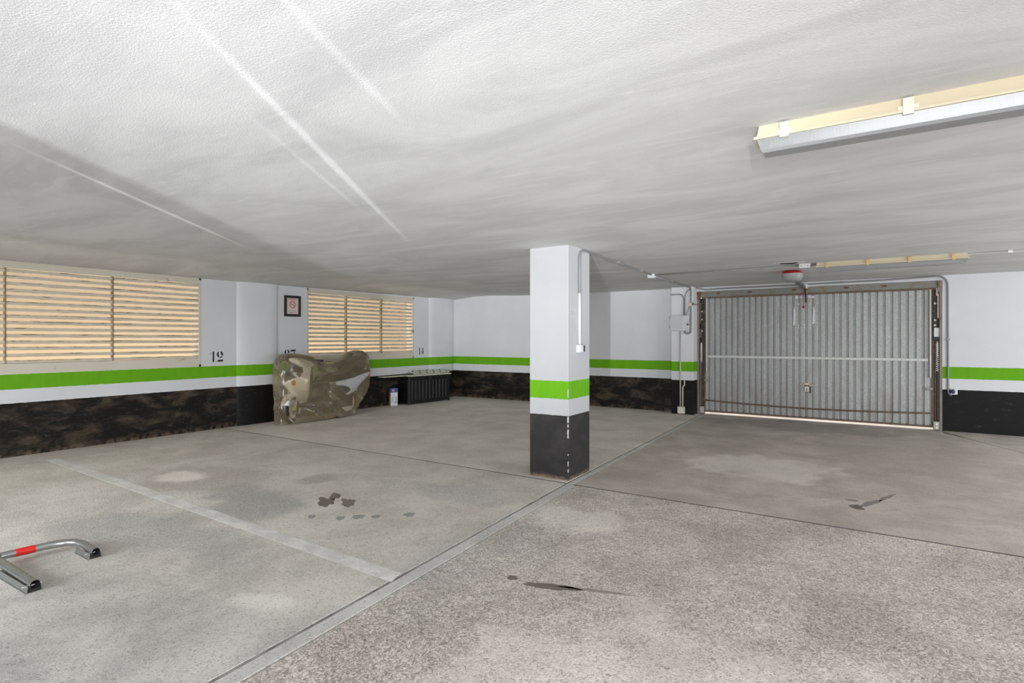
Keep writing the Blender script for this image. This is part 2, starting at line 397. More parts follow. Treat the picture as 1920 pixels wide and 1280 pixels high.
M_PRINT = plain('stencil_black', (0.014, 0.014, 0.014), 0.7, 0, 0.2, 20)

# ================================================================== STRUCTURE
LX = -8.64      # inner face of the louvred wall
BY = 10.72      # inner face of the gate wall
RX = 5.2        # right wall (out of view)
RY = -2.6       # wall behind the camera
def zc(y): return 2.368 + max(0.0, y - 4.9) * 0.0078
# --- floor slabs
def jx(y):      # the long joint runs slightly askew
    pts = [(-6.2, -2.02), (1.22, -2.26), (4.84, -2.452), (9.567, -2.556), (10.9, -2.58)]
    for (a, xa), (b, xb) in zip(pts, pts[1:]):
        if y <= b: return lerp(xa, xb, (y - a) / (b - a))
    return pts[-1][1]
fb = B(); fb.box(LX - 0.2, RX + 0.2, RY - 0.2, 11.6, -0.25, -0.018)
floor = obj('floor', fb, M_JOINT); tag(floor, 'grey-brown concrete garage floor cast in slabs with dark joints', 'floor', kind='structure')
def slab(name, ys, xl, xr, m, top=0.0, grid=None):
    """one cast slab with eased edges; grid=(x0, x1) is the span that is cut finely to carry the stains"""
    b = B(); y0, y1 = ys[0], ys[-1]
    yy = [lerp(y0, y1, i / 8) for i in range(9)]
    ts = [i / 4 for i in range(5)]
    if grid:
        n = max(8, int((y1 - y0) / 0.055)); yy = [lerp(y0, y1, i / n) for i in range(n + 1)]
        m_ = int((grid[1] - grid[0]) / 0.055); xs = [lerp(grid[0], grid[1], i / m_) for i in range(m_ + 1)]
    rows = []
    for y in yy:
        a, c = xl(y) + 0.006, xr(y) - 0.006
        if grid: inner = [min(max(x, a + 0.001 * (i + 1) / len(xs)), c - 0.001 * (len(xs) - i) / len(xs)) for i, x in enumerate(xs)]
        else: inner = [lerp(a, c, t) for t in ts[1:-1]]
        P_ = [(xl(y), -0.02), (xl(y), top - 0.004), (a, top)] + [(x, top) for x in inner] + [(c, top), (xr(y), top - 0.004), (xr(y), -0.02)]
        rows.append([b.bm.verts.new((x, y, z)) for x, z in P_])
    for r0, r1 in zip(rows, rows[1:]):
        for i in range(len(r0) - 1): b.face([r0[i], r0[i+1], r1[i+1], r1[i]])
    b.face(rows[0]); b.face(rows[-1])
    o = obj(name, b, m, floor)
    ca = o.data.color_attributes.new('stain', 'FLOAT_COLOR', 'POINT')
    if grid:
        buf = []
        for v in o.data.vertices:
            c, f = stain_at(v.co.x, v.co.y) if v.co.z > -0.003 else (Vector((0, 0, 0)), 0)
            buf += [c.x, c.y, c.z, f]
        ca.data.foreach_set('color', buf)
    else: ca.data.foreach_set('color', [0.0] * (4 * len(o.data.vertices)))
    return o
def ysr(a, c, n=8): return [lerp(a, c, i / n) for i in range(n + 1)]
G = 0.008
def yl_joint(x): return 4.83
L_ = lambda y: LX - 0.1
slab('floor_slab', ysr(RY, 0.4), L_, lambda y: jx(y) - 0.025, M_FLOOR_L)
slab('floor_slab', ysr(0.4, 4.80), L_, lambda y: jx(y) - 0.025, M_FLOOR_L, grid=(-7.9, -2.3))
slab('floor_slab', ysr(4.828, 8.02), L_, lambda y: jx(y) - 0.025, M_FLOOR_F, grid=(-8.5, -2.5))
slab('floor_slab', ysr(8.028, 11.5), L_, lambda y: jx(y) - 0.025, M_FLOOR_F)
slab('joint_band', ysr(RY, 4.79), lambda y: jx(y) - 0.008, lambda y: jx(y) + 0.09, M_BAND)
slab('joint_band', ysr(4.80, 11.5), lambda y: jx(y) - 0.008, lambda y: jx(y) + 0.055, M_BAND)
R_ = lambda y: RX + 0.1
slab('floor_slab', ysr(RY, 0.4), lambda y: jx(y) + 0.094, R_, M_FLOOR_R)
slab('floor_slab', ysr(0.4, 4.79), lambda y: jx(y) + 0.094, R_, M_FLOOR_R, grid=(-2.3, 2.2))
seam = lambda y: 1.02 + (10.5 - min(y, 10.5)) * 0.5
slab('floor_slab', ysr(4.815, 11.5), lambda y: jx(y) + 0.059, seam, M_FLOOR_G, grid=(-2.5, 2.6))
slab('floor_slab', ysr(4.808, 11.5), lambda y: seam(y) + .007, R_, M_FLOOR_G, 0.003)
for nm, q_ in (('a', (LX, jx(4.8) - .03, 4.80, 4.828)), ('b', (jx(4.8) + .06, RX, 4.79, 4.815))):      # tarry filler of the cross joints
    b = B(); b.box(*q_, -.02, -.0015); obj('joint_filler', b, M_JOINT, floor)
b = B(); yy = ysr(RY, 11.5, 20); b.loft([[(jx(y) - .026, y, -.02), (jx(y) - .007, y, -.02), (jx(y) - .007, y, -.002), (jx(y) - .026, y, -.002)] for y in yy]); obj('joint_filler', b, M_JOINT2, floor)
for (sx, sy, rx, ry, rot, c, st, en) in STAINS_AND_PATCHES:
    if rx * ry >= 0.02: continue
    b = B(); n = 30; pts = []
    for j in range(n):
        a = 2 * PI * j / n; rr = 1.0 + en * 0.55 * mnoise.fractal(Vector((math.cos(a) * 1.6 + sx, math.sin(a) * 1.6 + sy, 3)), 0.7, 2, 3)
        px_, py_ = rx * rr * math.cos(a), ry * rr * math.sin(a)
        pts.append((sx + px_ * math.cos(rot) - py_ * math.sin(rot), sy + px_ * math.sin(rot) + py_ * math.cos(rot), 0.0002))
    b.prism(pts, (0, 0, 0.0008)); obj('floor_stain', b, plain('stain_%.3f' % c[0], tuple(lerp(0.42, x * 1.5, st) for x in c), 0.5, 0, 0.35, 60), floor)
lb = B(); ln = 26; top = []; 
for i in range(ln + 1):
    t = i / ln; x = lerp(-8.10, -2.345, t); y = lerp(2.47, 2.36, t); wob = 0.006 * mnoise.noise(Vector((x * 3, 0, 0)))
    wd = 0.062 + 0.004 * mnoise.noise(Vector((x * 5, 9, 0)))
    top.append((Vector((x + 0.02, y - wd + wob, 0.0)), Vector((x - 0.02, y + wd + wob, 0.0))))
va = [(lb.bm.verts.new(a), lb.bm.verts.new(c), lb.bm.verts.new(c + Vector((0, -0.006, 0.0012))), lb.bm.verts.new(a + Vector((0, 0.006, 0.0012)))) for a, c in top]
for a, c in zip(va, va[1:]):
    for q in ((3, 2), (0, 3), (2, 1)): lb.face([a[q[0]], a[q[1]], c[q[1]], c[q[0]]])
lb.face(list(va[0])); lb.face(list(va[-1]))
pl = obj('parking_line', lb, M_LINE, floor); pl['label'] = 'worn white painted bay line'
# dirt swept along the foot of the louvred wall is in the wall paint; outside ground:
yb = B(); yb.box(-30, 30, 11.6, 45, -0.3, -0.02); yb.box(-14, LX - 0.2, RY - 3, 11.6, -0.3, -0.02)
tag(obj('yard_ground', yb, M_YARD), 'sunlit paving outside the gate, showing as a white gap below it', 'ground', kind='structure')
nb_ = B(); nb_.box(-11.0, -10.6, -8, 20, -0.3, 7.5)
tag(obj('wall_outside', nb_, M_NEIGH), 'sunlit peach wall outside, seen between the louvre slats', 'wall', kind='structure')

# --- ceiling (slightly higher towards the gate)
XS = [(RX + 0.2, 0), (-5.4, 0.0), (-6.2, 0.008), (-6.9, 0.030), (-7.4, 0.050), (-7.75, 0.058), (-8.0, 0.050), (-8.3, 0.024), (LX + .02, -0.004), (LX - 0.3, -0.004)]
cb = B(); ys = [RY - 0.2, 0, 2, 4.9, 7, 9, 11.0]
q = [[(x, y, zc(y) + dz) for x, dz in XS] + [(LX - 0.3, y, zc(y) + 0.3), (RX + 0.2, y, zc(y) + 0.3)] for y in ys]
cb.loft(q)
ceiling = obj('ceiling', cb, M_CEIL, autosmooth=35); tag(ceiling, 'low white rough plastered garage ceiling', 'ceiling', kind='structure')

# --- louvred wall with two openings
W1 = (-0.06, 4.485); W2 = (6.402, 9.242); WZ0, WZ1 = 1.0, 2.366
wl = B()
def wseg(y0, y1, z0, z1): wl.box(LX - 0.2, LX, y0, y1, z0, z1)
wseg(RY, BY + 0.2, -0.1, WZ0); wseg(RY, BY + 0.2, WZ1, 2.45)
wseg(RY, W1[0], WZ0, WZ1); wseg(W1[1], W2[0], WZ0, WZ1); wseg(W2[1], BY + 0.2, WZ0, WZ1)
wall_left = obj('wall_left', wl, M_WALL); tag(wall_left, 'white wall with louvres, green stripe and stained black dado', 'wall', kind='structure')
# --- gate wall
DX0, DX1, DZ = -2.69, 1.02, 2.335
wb = B()
wb.box(LX - 0.2, DX0, BY, BY + 0.2, -0.1, 2.5); wb.box(DX0, DX1, BY, BY + 0.2, DZ, 2.5)
wall_back = obj('wall_back', wb, M_WALL); tag(wall_back, 'white far wall with green stripe and black dado, left of the gate', 'wall', kind='structure')
wr = B(); wr.box(DX1, RX + 0.2, BY, BY + 0.2, -0.1, 2.5)
tag(obj('wall_gate_side', wr, M_WALLK), 'white wall with green stripe and sooty black dado, right of the gate', 'wall', kind='structure')
wr = B(); wr.box(RX, RX + 0.2, RY - 0.2, 0.0, -0.1, 2.45); wr.box(RX, RX + 0.2, 9.2, BY, -0.1, 2.45); wr.box(RX, RX + 0.2, 0.0, 9.2, -0.1, 0.3); wr.box(RX, RX + 0.2, 0.0, 9.2, 2.15, 2.45)  # long opening added for the side fill lamp
tag(obj('wall_right', wr, M_WALL), 'white garage wall with added light openings on the right, out of the picture', 'wall', kind='structure')
wr = B(); wr.box(LX - 0.2, -6.75, RY - 0.2, RY, -0.1, 2.45); wr.box(-3.25, -0.74, RY - 0.2, RY, -0.1, 2.45); wr.box(-6.75, -3.25, RY - 0.2, RY, -0.1, 0.75); wr.box(-6.75, -3.25, RY - 0.2, RY, 2.1, 2.45); wr.box(4.5, RX, RY - 0.2, RY, -0.1, 2.45); wr.box(-0.74, 4.5, RY - 0.2, RY, 2.34, 2.45)  # low opening beside the doorway added for the rear fill lamp
tag(obj('wall_rear', wr, M_WALL), 'white wall with the open driveway doorway behind the viewer', 'wall', kind='structure')

# --- rounded half columns on the louvred wall
def half_column(name, y0, y1, d, label, m):
    b = B(); n = 28; pts = []
    for i in range(n + 1):
        t = i / n; s = 2 * t - 1
        pts.append((LX - 0.02 + (d + 0.02) * (1 - abs(s) ** 3.2) ** (1 / 2.0), lerp(y0, y1, t)))
    secs = [[(x, y, z) for x, y in pts] + [(LX - 0.05, y1, z), (LX - 0.05, y0, z)] for z in (-0.01, 2.43)]
    b.loft(secs)
    o = obj(name, b, m, autosmooth=40); tag(o, label, 'column', 'rounded half columns on the louvred wall'); return o
half_column('half_column', 5.04, 5.82, 0.055, 'white rounded half column between the two louvred windows', M_WALLK)
half_column('half_column', 9.74, 10.68, 0.06, 'white rounded half column in the corner beside number 14', M_WALL)

# --- free-standing square pillar
PX0, PX1, PY0, PY1 = -2.945, -2.495, 4.905, 5.41
pb = B(); pb.box(PX0, PX1, PY0, PY1, -0.01, 2.40, bevel=0.006)
pillar = thing('pillar', (lerp(PX0, PX1, .5), lerp(PY0, PY1, .5), 0), 'square white free-standing pillar with green stripe and charcoal foot', 'pillar')
obj('pillar_shaft', pb, M_PILLAR, pillar)
M_CHIP = plain('bare_plaster_chip', (0.50, 0.50, 0.49), 0.85, 0, 0.25, 40)
for i, (z, w, h) in enumerate([(0.70, 0.050, 0.10), (0.615, 0.022, 0.07), (0.55, 0.014, 0.035), (0.49, 0.018, 0.06), (0.44, 0.016, 0.035), (0.26, 0.012, 0.02), (0.17, 0.010, 0.06), (0.10, 0.010, 0.04), (0.88, 0.012, 0.09)]):
    b = B(); pts = []
    for j in range(9):
        a = 2 * PI * j / 9; rr = 0.75 + 0.4 * random.random(); pts.append((math.cos(a) * rr, math.sin(a) * rr))
    b.prism([(PX1 - 0.004 + p * w * 0.5 * (0.7 if p > 0 else 1), PY0 - 0.0012 if True else 0, z + q_ * h * 0.5) for p, q_ in pts], (0, 0.004, 0))
    b.prism([(PX1 + 0.0012, PY0 + 0.004 + p * w * 0.5, z + q_ * h * 0.5) for p, q_ in pts], (-0.004, 0, 0))
    obj('paint_chip', b, M_CHIP, pillar)
M_PENCIL = plain('pencil_grey', (0.50, 0.50, 0.51), 0.8)
for row, (z, n_, amp) in enumerate([(1.72, 9, .020), (1.655, 9, .016), (1.61, 6, .013), (1.52, 3, .02)]):
    b = B(); y = PY0 + 0.04 + 0.02 * row
    pts = [(PX1 + 0.001, y + 0.13 * i / (n_ * 2), z + random.uniform(-amp, amp)) for i in range(n_ * 2)]
    b.tube(pts, 0.0016, 4); obj('pencil_scribble', b, M_PENCIL, pillar)

# --- pilaster beside the gate
QX0, QX1, QY = -3.105, -2.69, 10.45
b = B(); b.box(QX0, QX1, QY, BY + 0.002, 0.0, zc(10.45), bevel=0.004)
tag(obj('pilaster', b, M_WALLK), 'white square pilaster beside the gate carrying the meter box', 'column')

# ================================================================== LOUVRED WINDOWS
def louvre_window(name, edges, label):
    y0, y1 = edges[0], edges[-1]
    w = thing(name, (LX, (y0 + y1) / 2, WZ0), label, 'window', kind='structure')
    b = B(); d0, d1 = LX - 0.09, LX + 0.004
    b.box(d0, d1, y0, y1, WZ1 - 0.028, WZ1); b.box(d0, d1, y0, y1, WZ0, WZ0 + 0.034)
    b.box(LX - .2, d1, y0, y0 + 0.03, WZ0, WZ1); b.box(LX - .2, d1, y1 - 0.03, y1, WZ0, WZ1)
    obj('window_frame', b, M_FRAME, w)
    b = B(); b.box(d0 + 0.005, d1 - 0.006, y0 + 0.03, y1 - 0.03, WZ1 - 0.085, WZ1 - 0.028); obj('head_panel', b, M_FRAME, w)
    b = B(); b.box(d0 + 0.005, d1 - 0.006, y0 + 0.03, y1 - 0.03, WZ0 + 0.034, WZ0 + 0.125); obj('sill_panel', b, M_FRAME, w)
    for e in edges[1:-1]:
        b = B(); b.box(LX - 0.075, LX - 0.006, e - 0.006, e + 0.006, WZ0 + 0.10, WZ1 - 0.05); obj('mullion', b, M_MULL, w)
    z0, z1, n = 1.17, 2.275, 15
    for a, c in zip(edges, edges[1:]):
        ln_ = (c - a) - 0.014
        b = B(); th = 0.0016
        # slat: inner lip, sloping blade falling outwards, small outer return
        b.prism([(x, -ln_ / 2, z) for x, z in [(0.003, 0.016), (0.003, -0.024), (0.001, -0.024), (0.001, 0.0125), (-0.052, -0.024), (-0.052, -0.021)]], (0, ln_, 0))
        me = None
        for i in range(n):
            zz = lerp(z0, z1, i / (n - 1)) - 0.018 + random.uniform(-0.002, 0.002)
            if me is None:
                o = obj('slat', b, M_SLAT, w, local=True); me = o
            else:
                o = me.copy(); COL.objects.link(o)
            o.location = (-0.018, (a + c) / 2 - (y0 + y1) / 2, zz - WZ0)
            o.rotation_euler = (random.uniform(-0.0022, 0.0022), math.radians(random.uniform(-2.5, 2.5)), 0)
    return w
louvre_window('window_1', [W1[0], 1.06, 2.197, 3.312, W1[1]], 'wide cream metal louvred window left of number 12')
louvre_window('window_2', [W2[0], 7.33, 8.273, W2[1]], 'cream metal louvred window behind the covered scooter')

# ================================================================== STENCILLED NUMBERS AND SIGN
def stencil(polys, y, z, h, name, label, x=None):
    """polys in a unit box (1 high), drawn on the louvred wall facing the room"""
    b = B(); x = LX if x is None else x
    for p in polys: b.prism([(x + 0.0005, y + a * h, z + c * h) for a, c in p], (0.001, 0, 0))
    o = obj(name, b, M_PRINT, wall_left); o['label'] = label; return o
def crescent(cx, cy, r_out, rx_in, a0, a1, thick, n=10):
    o = [(cx + r_out * math.cos(lerp(a0, a1, i / n)), cy + r_out * 1.0 * math.sin(lerp(a0, a1, i / n))) for i in range(n + 1)]
    i_ = [(cx + (r_out - thick * math.sin(PI * (0.12 + 0.76 * i / n))) * math.cos(lerp(a0, a1, i / n)), cy + (r_out - thick * math.sin(PI * (0.12 + 0.76 * i / n))) * math.sin(lerp(a0, a1, i / n))) for i in range(n, -1, -1)]
    return o + i_
D1 = [[(0.08, 0), (0.30, 0), (0.27, 0.05), (0.27, 0.95), (0.27, 1.0), (0.12, 1.0), (0.12, 0.05)]]
D1f = D1 + [[(-0.10, 0.74), (-0.06, 0.74), (0.0, 0.88), (-0.03, 0.90)]]
def d2(ox):
    return [[(ox + a, c) for a, c in p] for p in [
        crescent(0.36, 0.72, 0.30, 0, math.radians(110), math.radians(262), 0.20),
        crescent(0.36, 0.72, 0.31, 0, math.radians(78), math.radians(-38), 0.20),
        [(0.62, 0.55), (0.50, 0.40), (0.30, 0.30), (0.34, 0.36), (0.44, 0.52)],
        [(0.04, 0.02), (0.66, 0.02), (0.68, 0.30), (0.60, 0.20), (0.20, 0.20)]]]
def d7(ox): return [[(ox + a, c) for a, c in p] for p in [[(0, 0.80), (0.05, 1.0), (0.66, 1.0), (0.58, 0.80)], [(0.40, 0.70), (0.54, 0.70), (0.36, 0), (0.12, 0)]]]
def d4(ox): return [[(ox + a, c) for a, c in p] for p in [[(0.36, 0.05), (0.52, 0.05), (0.52, 1.0), (0.36, 1.0)], [(0.08, 0.36), (0.15, 0.25), (0.26, 0.36), (0.15, 0.48)], [(0.55, 0.25), (0.68, 0.36), (0.55, 0.48)]]]
stencil(D1f + d2(0.46), 4.645, 1.062, 0.165, 'stencil_number', 'black stencilled number 12')
stencil(d2(0) + d7(0.80), 5.925, 1.07, 0.165, 'stencil_number', 'black stencilled number mostly hidden by the scooter cover')
stencil(D1 + d4(0.42), 9.40, 1.062, 0.165, 'stencil_number', 'black stencilled number 14')
# framed no-smoking notice
FY0, FY1, FZ0, FZ1 = 5.925, 6.255, 1.83, 2.205
fr = thing('framed_sign', (LX, (FY0 + FY1) / 2, FZ0), 'black framed no-smoking notice on the wall above the scooter', 'sign')
b = B(); t = 0.045
for (a, c, d, e) in [(FY0, FY1, FZ1 - t, FZ1), (FY0, FY1, FZ0, FZ0 + t), (FY0, FY0 + t, FZ0 + t, FZ1 - t), (FY1 - t, FY1, FZ0 + t, FZ1 - t)]:
    b.box(LX + 0.001, LX + 0.024, a, c, d, e, bevel=0.004)
obj('sign_frame', b, plain('dark_wood_frame', (0.016, 0.011, 0.010), 0.4, 0, 0.3, 20), fr)
b = B(); b.box(LX + 0.001, LX + 0.010, FY0 + t, FY1 - t, FZ0 + t, FZ1 - t); obj('notice_sheet', b, plain('pink_notice_paper', (0.70, 0.57, 0.54), 0.6, 0, 0.04, 10), fr)
M_REDINK = plain('red_ink', (0.50, 0.10, 0.08), 0.7); M_GREYINK = plain('grey_ink', (0.30, 0.26, 0.26), 0.7)
cy, cz_ = (FY0 + FY1) / 2 + 0.003, FZ0 + 0.215; b = B(); n = 32
for k in range(n):
    a0, a1 = 2*PI*k/n, 2*PI*(k+1)/n
    b.prism([(LX + 0.0102, cy + r_ * math.cos(a), cz_ + r_ * math.sin(a)) for r_, a in ((.066, a0), (.066, a1), (.052, a1), (.052, a0))], (0.0008, 0, 0))
b.prism([(LX + 0.0102, cy - .045, cz_ + .036), (LX + 0.0102, cy - .036, cz_ + .045), (LX + 0.0102, cy + .045, cz_ - .036), (LX + 0.0102, cy + .036, cz_ - .045)], (0.0009, 0, 0))
obj('prohibition_ring', b, M_REDINK, fr)
b = B(); b.box(LX + .0102, LX + .0108, cy - .045, cy + .040, cz_ - .010, cz_ + .004)
for s_ in (-.01, .012): b.tube([(LX + .0105, cy + .025 + s_, cz_ + .008), (LX + .0105, cy + .015 + s_, cz_ + .022), (LX + .0105, cy + .028 + s_, cz_ + .034)], .003, 5)
obj('cigarette_symbol', b, M_GREYINK, fr)
b = B()
for i in range(9): b.box(LX + .0102, LX + .0108, cy - .085 + i * .019, cy - .071 + i * .019, FZ1 - .078, FZ1 - .062)
obj('heading_print', b, M_REDINK, fr)
b = B()
for r_ in range(3):
    for i in range(7):
        if (i * 3 + r_) % 4: b.box(LX + .0102, LX + .0108, cy - .085 + i * .024, cy - .066 + i * .024, FZ0 + .062 + r_ * .018, FZ0 + .070 + r_ * .018)
obj('small_print', b, M_GREYINK, fr)

# ================================================================== GARAGE DOOR
DY = 10.765     # room-side face of the leaf
door = thing('door_1', ((DX0 + DX1) / 2, DY, 0), 'ribbed galvanised up-and-over garage door with rusty frame', 'door', kind='structure')
LX0, LX1, LZ0, LZ1 = -2.555, 0.905, 0.045, 2.20
NS = 17; sw = (LX1 - LX0) / NS
prof = []
for k in range(2):
    o_ = k * sw / 2
    prof += [(o_, 0.0), (o_ + sw * .33, 0.0), (o_ + sw * .36, 0.034), (o_ + sw * .46, 0.034)]
prof += [(sw - 0.0006, 0.0)]
b = B(); pts = [(x, y, 0) for x, y in prof] + [(x, y + 0.003, 0) for x, y in prof[::-1]]
b.prism(pts, (0, 0, LZ1 - LZ0))
first = obj('ribbed_panel', b, M_GALV, door, local=True)
for i in range(NS):
    o = first if i == 0 else inst(first, door, (0, 0, 0))
    o.location = (LX0 + i * sw - (DX0 + DX1) / 2, random.uniform(-0.001, 0.001), LZ0)
def part(name, m, *boxes, bevel=0.0, parent=None):
    b = B()
    for bx in boxes: b.box(*bx, bevel=bevel)
    return obj(name, b, m, parent or door)
part('header_beam', M_GALV_RUST, (DX0 + 0.02, DX1 - 0.03, DY - 0.05, DY + 0.06, 2.225, DZ), bevel=0.004)
part('header_lip', M_RUST, (DX0 + 0.08, DX1 - 0.08, DY - 0.035, DY + 0.02, 2.196, 2.224))
for x in (-2.30, -1.75, -1.03, -0.855, -0.25, 0.28):
    b = B(); b.ellipsoid((x, DY - 0.052, 2.285), 0.038, 0.006, 0.018); obj('rust_plate', b, M_RUSTSPOT, door, smooth=True)
part('mid_rail', M_RAIL, (LX0 + 0.06, LX1 - 0.06, DY - 0.03, DY - 0.002, 1.075, 1.118), bevel=0.003)
b = B(); b.tube([(lerp(LX0 + .01, LX1 - .01, t), DY - 0.016, 0.262 - 0.045 * math.sin(PI * t)) for t in [i / 16 for i in range(17)]], 0.014, 8); obj('lower_bar', b, M_RUST, door, smooth=True)
part('bottom_angle', M_RUST, (LX0, LX1, DY - 0.012, DY + 0.034, 0.038, 0.070))
part('leaf_stile', M_RUST, (LX0 - 0.012, LX0 + 0.012, DY - 0.014, DY + 0.03, 0.045, 2.20))
part('leaf_stile', M_RUST, (LX1 - 0.012, LX1 + 0.012, DY - 0.014, DY + 0.03, 0.045, 2.20))
for s, xe in ((-1, LX0), (1, LX1)):
    x = xe - s * 0.035
    b = B(); b.tube([(x, DY - 0.03, 0.82), (x, DY - 0.03, 2.205)], 0.019, 12); obj('guide_tube', b, M_TUBE, door, smooth=False, autosmooth=40)
    part('guide_shadow_strip', M_DARKST, (min(x + s*.018, x + s*.032), max(x + s*.018, x + s*.032), DY - 0.016, DY - 0.004, 0.82, 2.20))  # dark strip put in as the guide tube's shadow
    # bolt on the stile
    b = B(); b.tube([(xe - s * 0.0, DY - 0.03, 0.645), (xe - s * 0.085, DY - 0.03, 0.64)], 0.02, 10); b.tube([(xe - s * 0.085, DY - 0.03, 0.64), (xe - s * 0.125, DY - 0.03, 0.638)], 0.008, 8)
    obj('side_bolt', b, M_TUBE, door)
    # outer post and dark balance gear between post and leaf
    px = DX0 if s < 0 else DX1
    part('door_post', M_BROWNPOST, (min(px, px - s * .035), max(px, px - s * .035), DY - 0.05, DY + 0.10, 0.0, 2.335), bevel=0.003)
    gx0, gx1 = sorted((px - s * .035, xe + s * .012))
    part('gear_channel', M_DARKST, (gx0, gx1, DY + 0.02, DY + 0.06, 0.0, 2.2))  # channel coloured dark for the shade behind the gear
    gm = (gx0 + gx1) / 2
    b = B(); b.tube([(gm - s * .016, DY, 0.16), (gm - s * .016, DY, 2.17)], 0.011, 8); obj('lift_rod', b, M_RUST, door)
    b = B(); b.tube([(gm + s * .020, DY - 0.008, 0.16), (gm + s * .020, DY - 0.008, 1.05)], 0.006, 8); obj('lift_cable', b, M_TUBE, door)
    if s < 0:
        part('gear_plate', M_RUST, (gm - .040, gm - .012, DY - .03, DY, 1.72, 2.12)); part('gear_plate', M_DARKST, (gm - .008, gm + .045, DY - .025, DY, 1.40, 2.10))
        part('gear_plate', M_RUST, (gm - .042, gm + .0, DY - .032, DY, 1.45, 1.62))
        for zz in (1.95, 1.80, 1.58): b = B(); b.lathe([(0.016, 0), (0.016, 0.03)], Matrix.Translation((gm + .012, DY - .03, zz)) @ Matrix.Rotation(PI/2, 4, 'X'), 10); obj('gear_bolt', b, M_TUBE, door)
        z_hi, z_lo = 1.33, 0.99
    else:
        part('gear_plate', M_RUST, (gm + .018, gm + .05, DY - .03, DY, 1.75, 2.18)); part('gear_plate', M_DARKST, (gm - .05, gm + .012, DY - .02, DY, 1.55, 2.1))
        part('cream_strip', M_BRASS, (gm + .012, gm + .024, DY - .035, DY - .03, 1.75, 2.12))
        part('catch_plate', M_WHITEPL, (gm - .03, gm + .04, DY - .03, DY, 1.46, 1.60)); part('catch_plate', M_DARKST, (gm - .045, gm + .045, DY - .036, DY - .028, 1.40, 1.46))
        for zz in (1.98, 1.72, 1.64): b = B(); b.lathe([(0.016, 0), (0.016, 0.03)], Matrix.Translation((gm - .022, DY - .025, zz)) @ Matrix.Rotation(PI/2, 4, 'X'), 10); obj('gear_bolt', b, M_TUBE, door)
        b = B(); b.box(gm - .01, gm + .012, DY - .06, DY - .03, 2.10, 2.22, bevel=.004); obj('hinge_pin', b, M_TUBE, door)
        z_hi, z_lo = 1.36, 0.92
    # coil spring
    turns = 14; pts = [(gm + s*.008 + 0.016 * math.cos(2*PI*k/10), DY - 0.026 + 0.016 * math.sin(2*PI*k/10), lerp(z_lo, z_hi, k / (turns * 10))) for k in range(turns * 10 + 1)]
    b = B(); b.tube(pts, 0.0065, 5); b.tube([(gm + s*.008, DY - .026, lerp(z_lo, z_hi, .5)), (gm + s*.008, DY - .026, z_hi + .03)], 0.012, 8); obj('balance_spring', b, M_WHITEPL, door, smooth=True)
    part('foot_bracket', M_TUBE, (gm - .042, gm + .042, DY - .04, DY + .01, 0.01, 0.14), bevel=0.008)
    b = B()
    for zz in (0.045, 0.10): b.lathe([(0.014, 0), (0.014, 0.02)], Matrix.Translation((gm, DY - .038, zz)) @ Matrix.Rotation(PI/2, 4, 'X'), 10)
    obj('bracket_bolt', b, M_CHROME, door)
b = B(); b.ellipsoid((DX0 + .045, DY - .07, 2.30), 0.045, 0.03, 0.03); b.box(DX0 + .02, DX0 + .06, DY - .08, DY - .05, 2.18, 2.31); obj('hinge_bracket', b, M_RUSTSPOT, door)
b = B(); b.ellipsoid((DX1 - .03, DY - .07, 2.28), 0.035, 0.03, 0.055); b.box(DX1 - .06, DX1 - .0, DY - .08, DY - .05, 2.16, 2.33); obj('hinge_bracket', b, M_BROWNPOST, door)
# lock with T handle
lk = part('lock', M_BRASS, (-0.868, -0.800, DY - .045, DY - .002, 0.51, 0.605), bevel=0.006)
part('lock_latch', M_BRASS, (-0.865, -0.803, DY - .04, DY - .002, 0.632, 0.665), parent=lk, bevel=0.004)
b = B(); b.tube([(-0.935, DY - .05, 0.637), (-0.885, DY - .055, 0.630)], 0.014, 8); b.tube([(-0.80, DY - .055, 0.628), (-0.735, DY - .05, 0.622)], 0.014, 8); b.tube([(-0.90, DY - .052, 0.634), (-0.77, DY - .055, 0.626)], 0.007, 6)
obj('lock_handle', b, M_BRASS, lk)
part('lock_slot', M_DKPL, (-0.87, -0.795, DY - .03, DY - .002, 0.606, 0.631), parent=lk)
part('lock_slot', M_DKPL, (-0.797, -0.772, DY - .02, DY - .001, 0.485, 0.60), parent=lk, bevel=0.006)
part('keyhole', M_RUST, (-0.842, -0.826, DY - .048, DY - .045, 0.53, 0.57), parent=lk)
# opener strut plate, rivets and tape remains on the leaf
M_TAPE = plain('pale_tape', (0.66, 0.66, 0.70), 0.5, 0, 0.08, 20)
for x, z0, z1 in ((-1.035, 1.66, 1.99), (-0.735, 1.68, 2.0)):
    b = B(); b.prism([(x - .018, DY - .003, z0), (x + .02, DY - .003, z0 + .02), (x + .024, DY - .003, z1 - .1), (x + .004, DY - .003, z1), (x - .008, DY - .003, z1 - .04)], (0, .002, 0)); obj('tape_strip', b, M_TAPE, door)
b = B()
for i, x in enumerate((-0.99, -0.93, -0.87, -0.80, -0.74)): b.box(x - .022, x + .018, DY - .004, DY - .001, 2.135 + .01 * (i % 2), 2.185 - .01 * (i % 3))
obj('tape_remains', b, M_TAPE, door)
for x in (-0.965, -0.875, -0.785):
    for z in (1.625, 1.665, 2.04):
        if z == 2.04 and x == -0.875: continue
        b = B(); b.box(x - .008, x + .008, DY - .006, DY, z - .012, z + .012, bevel=.003); obj('rivet', b, M_WHITEPL, door)

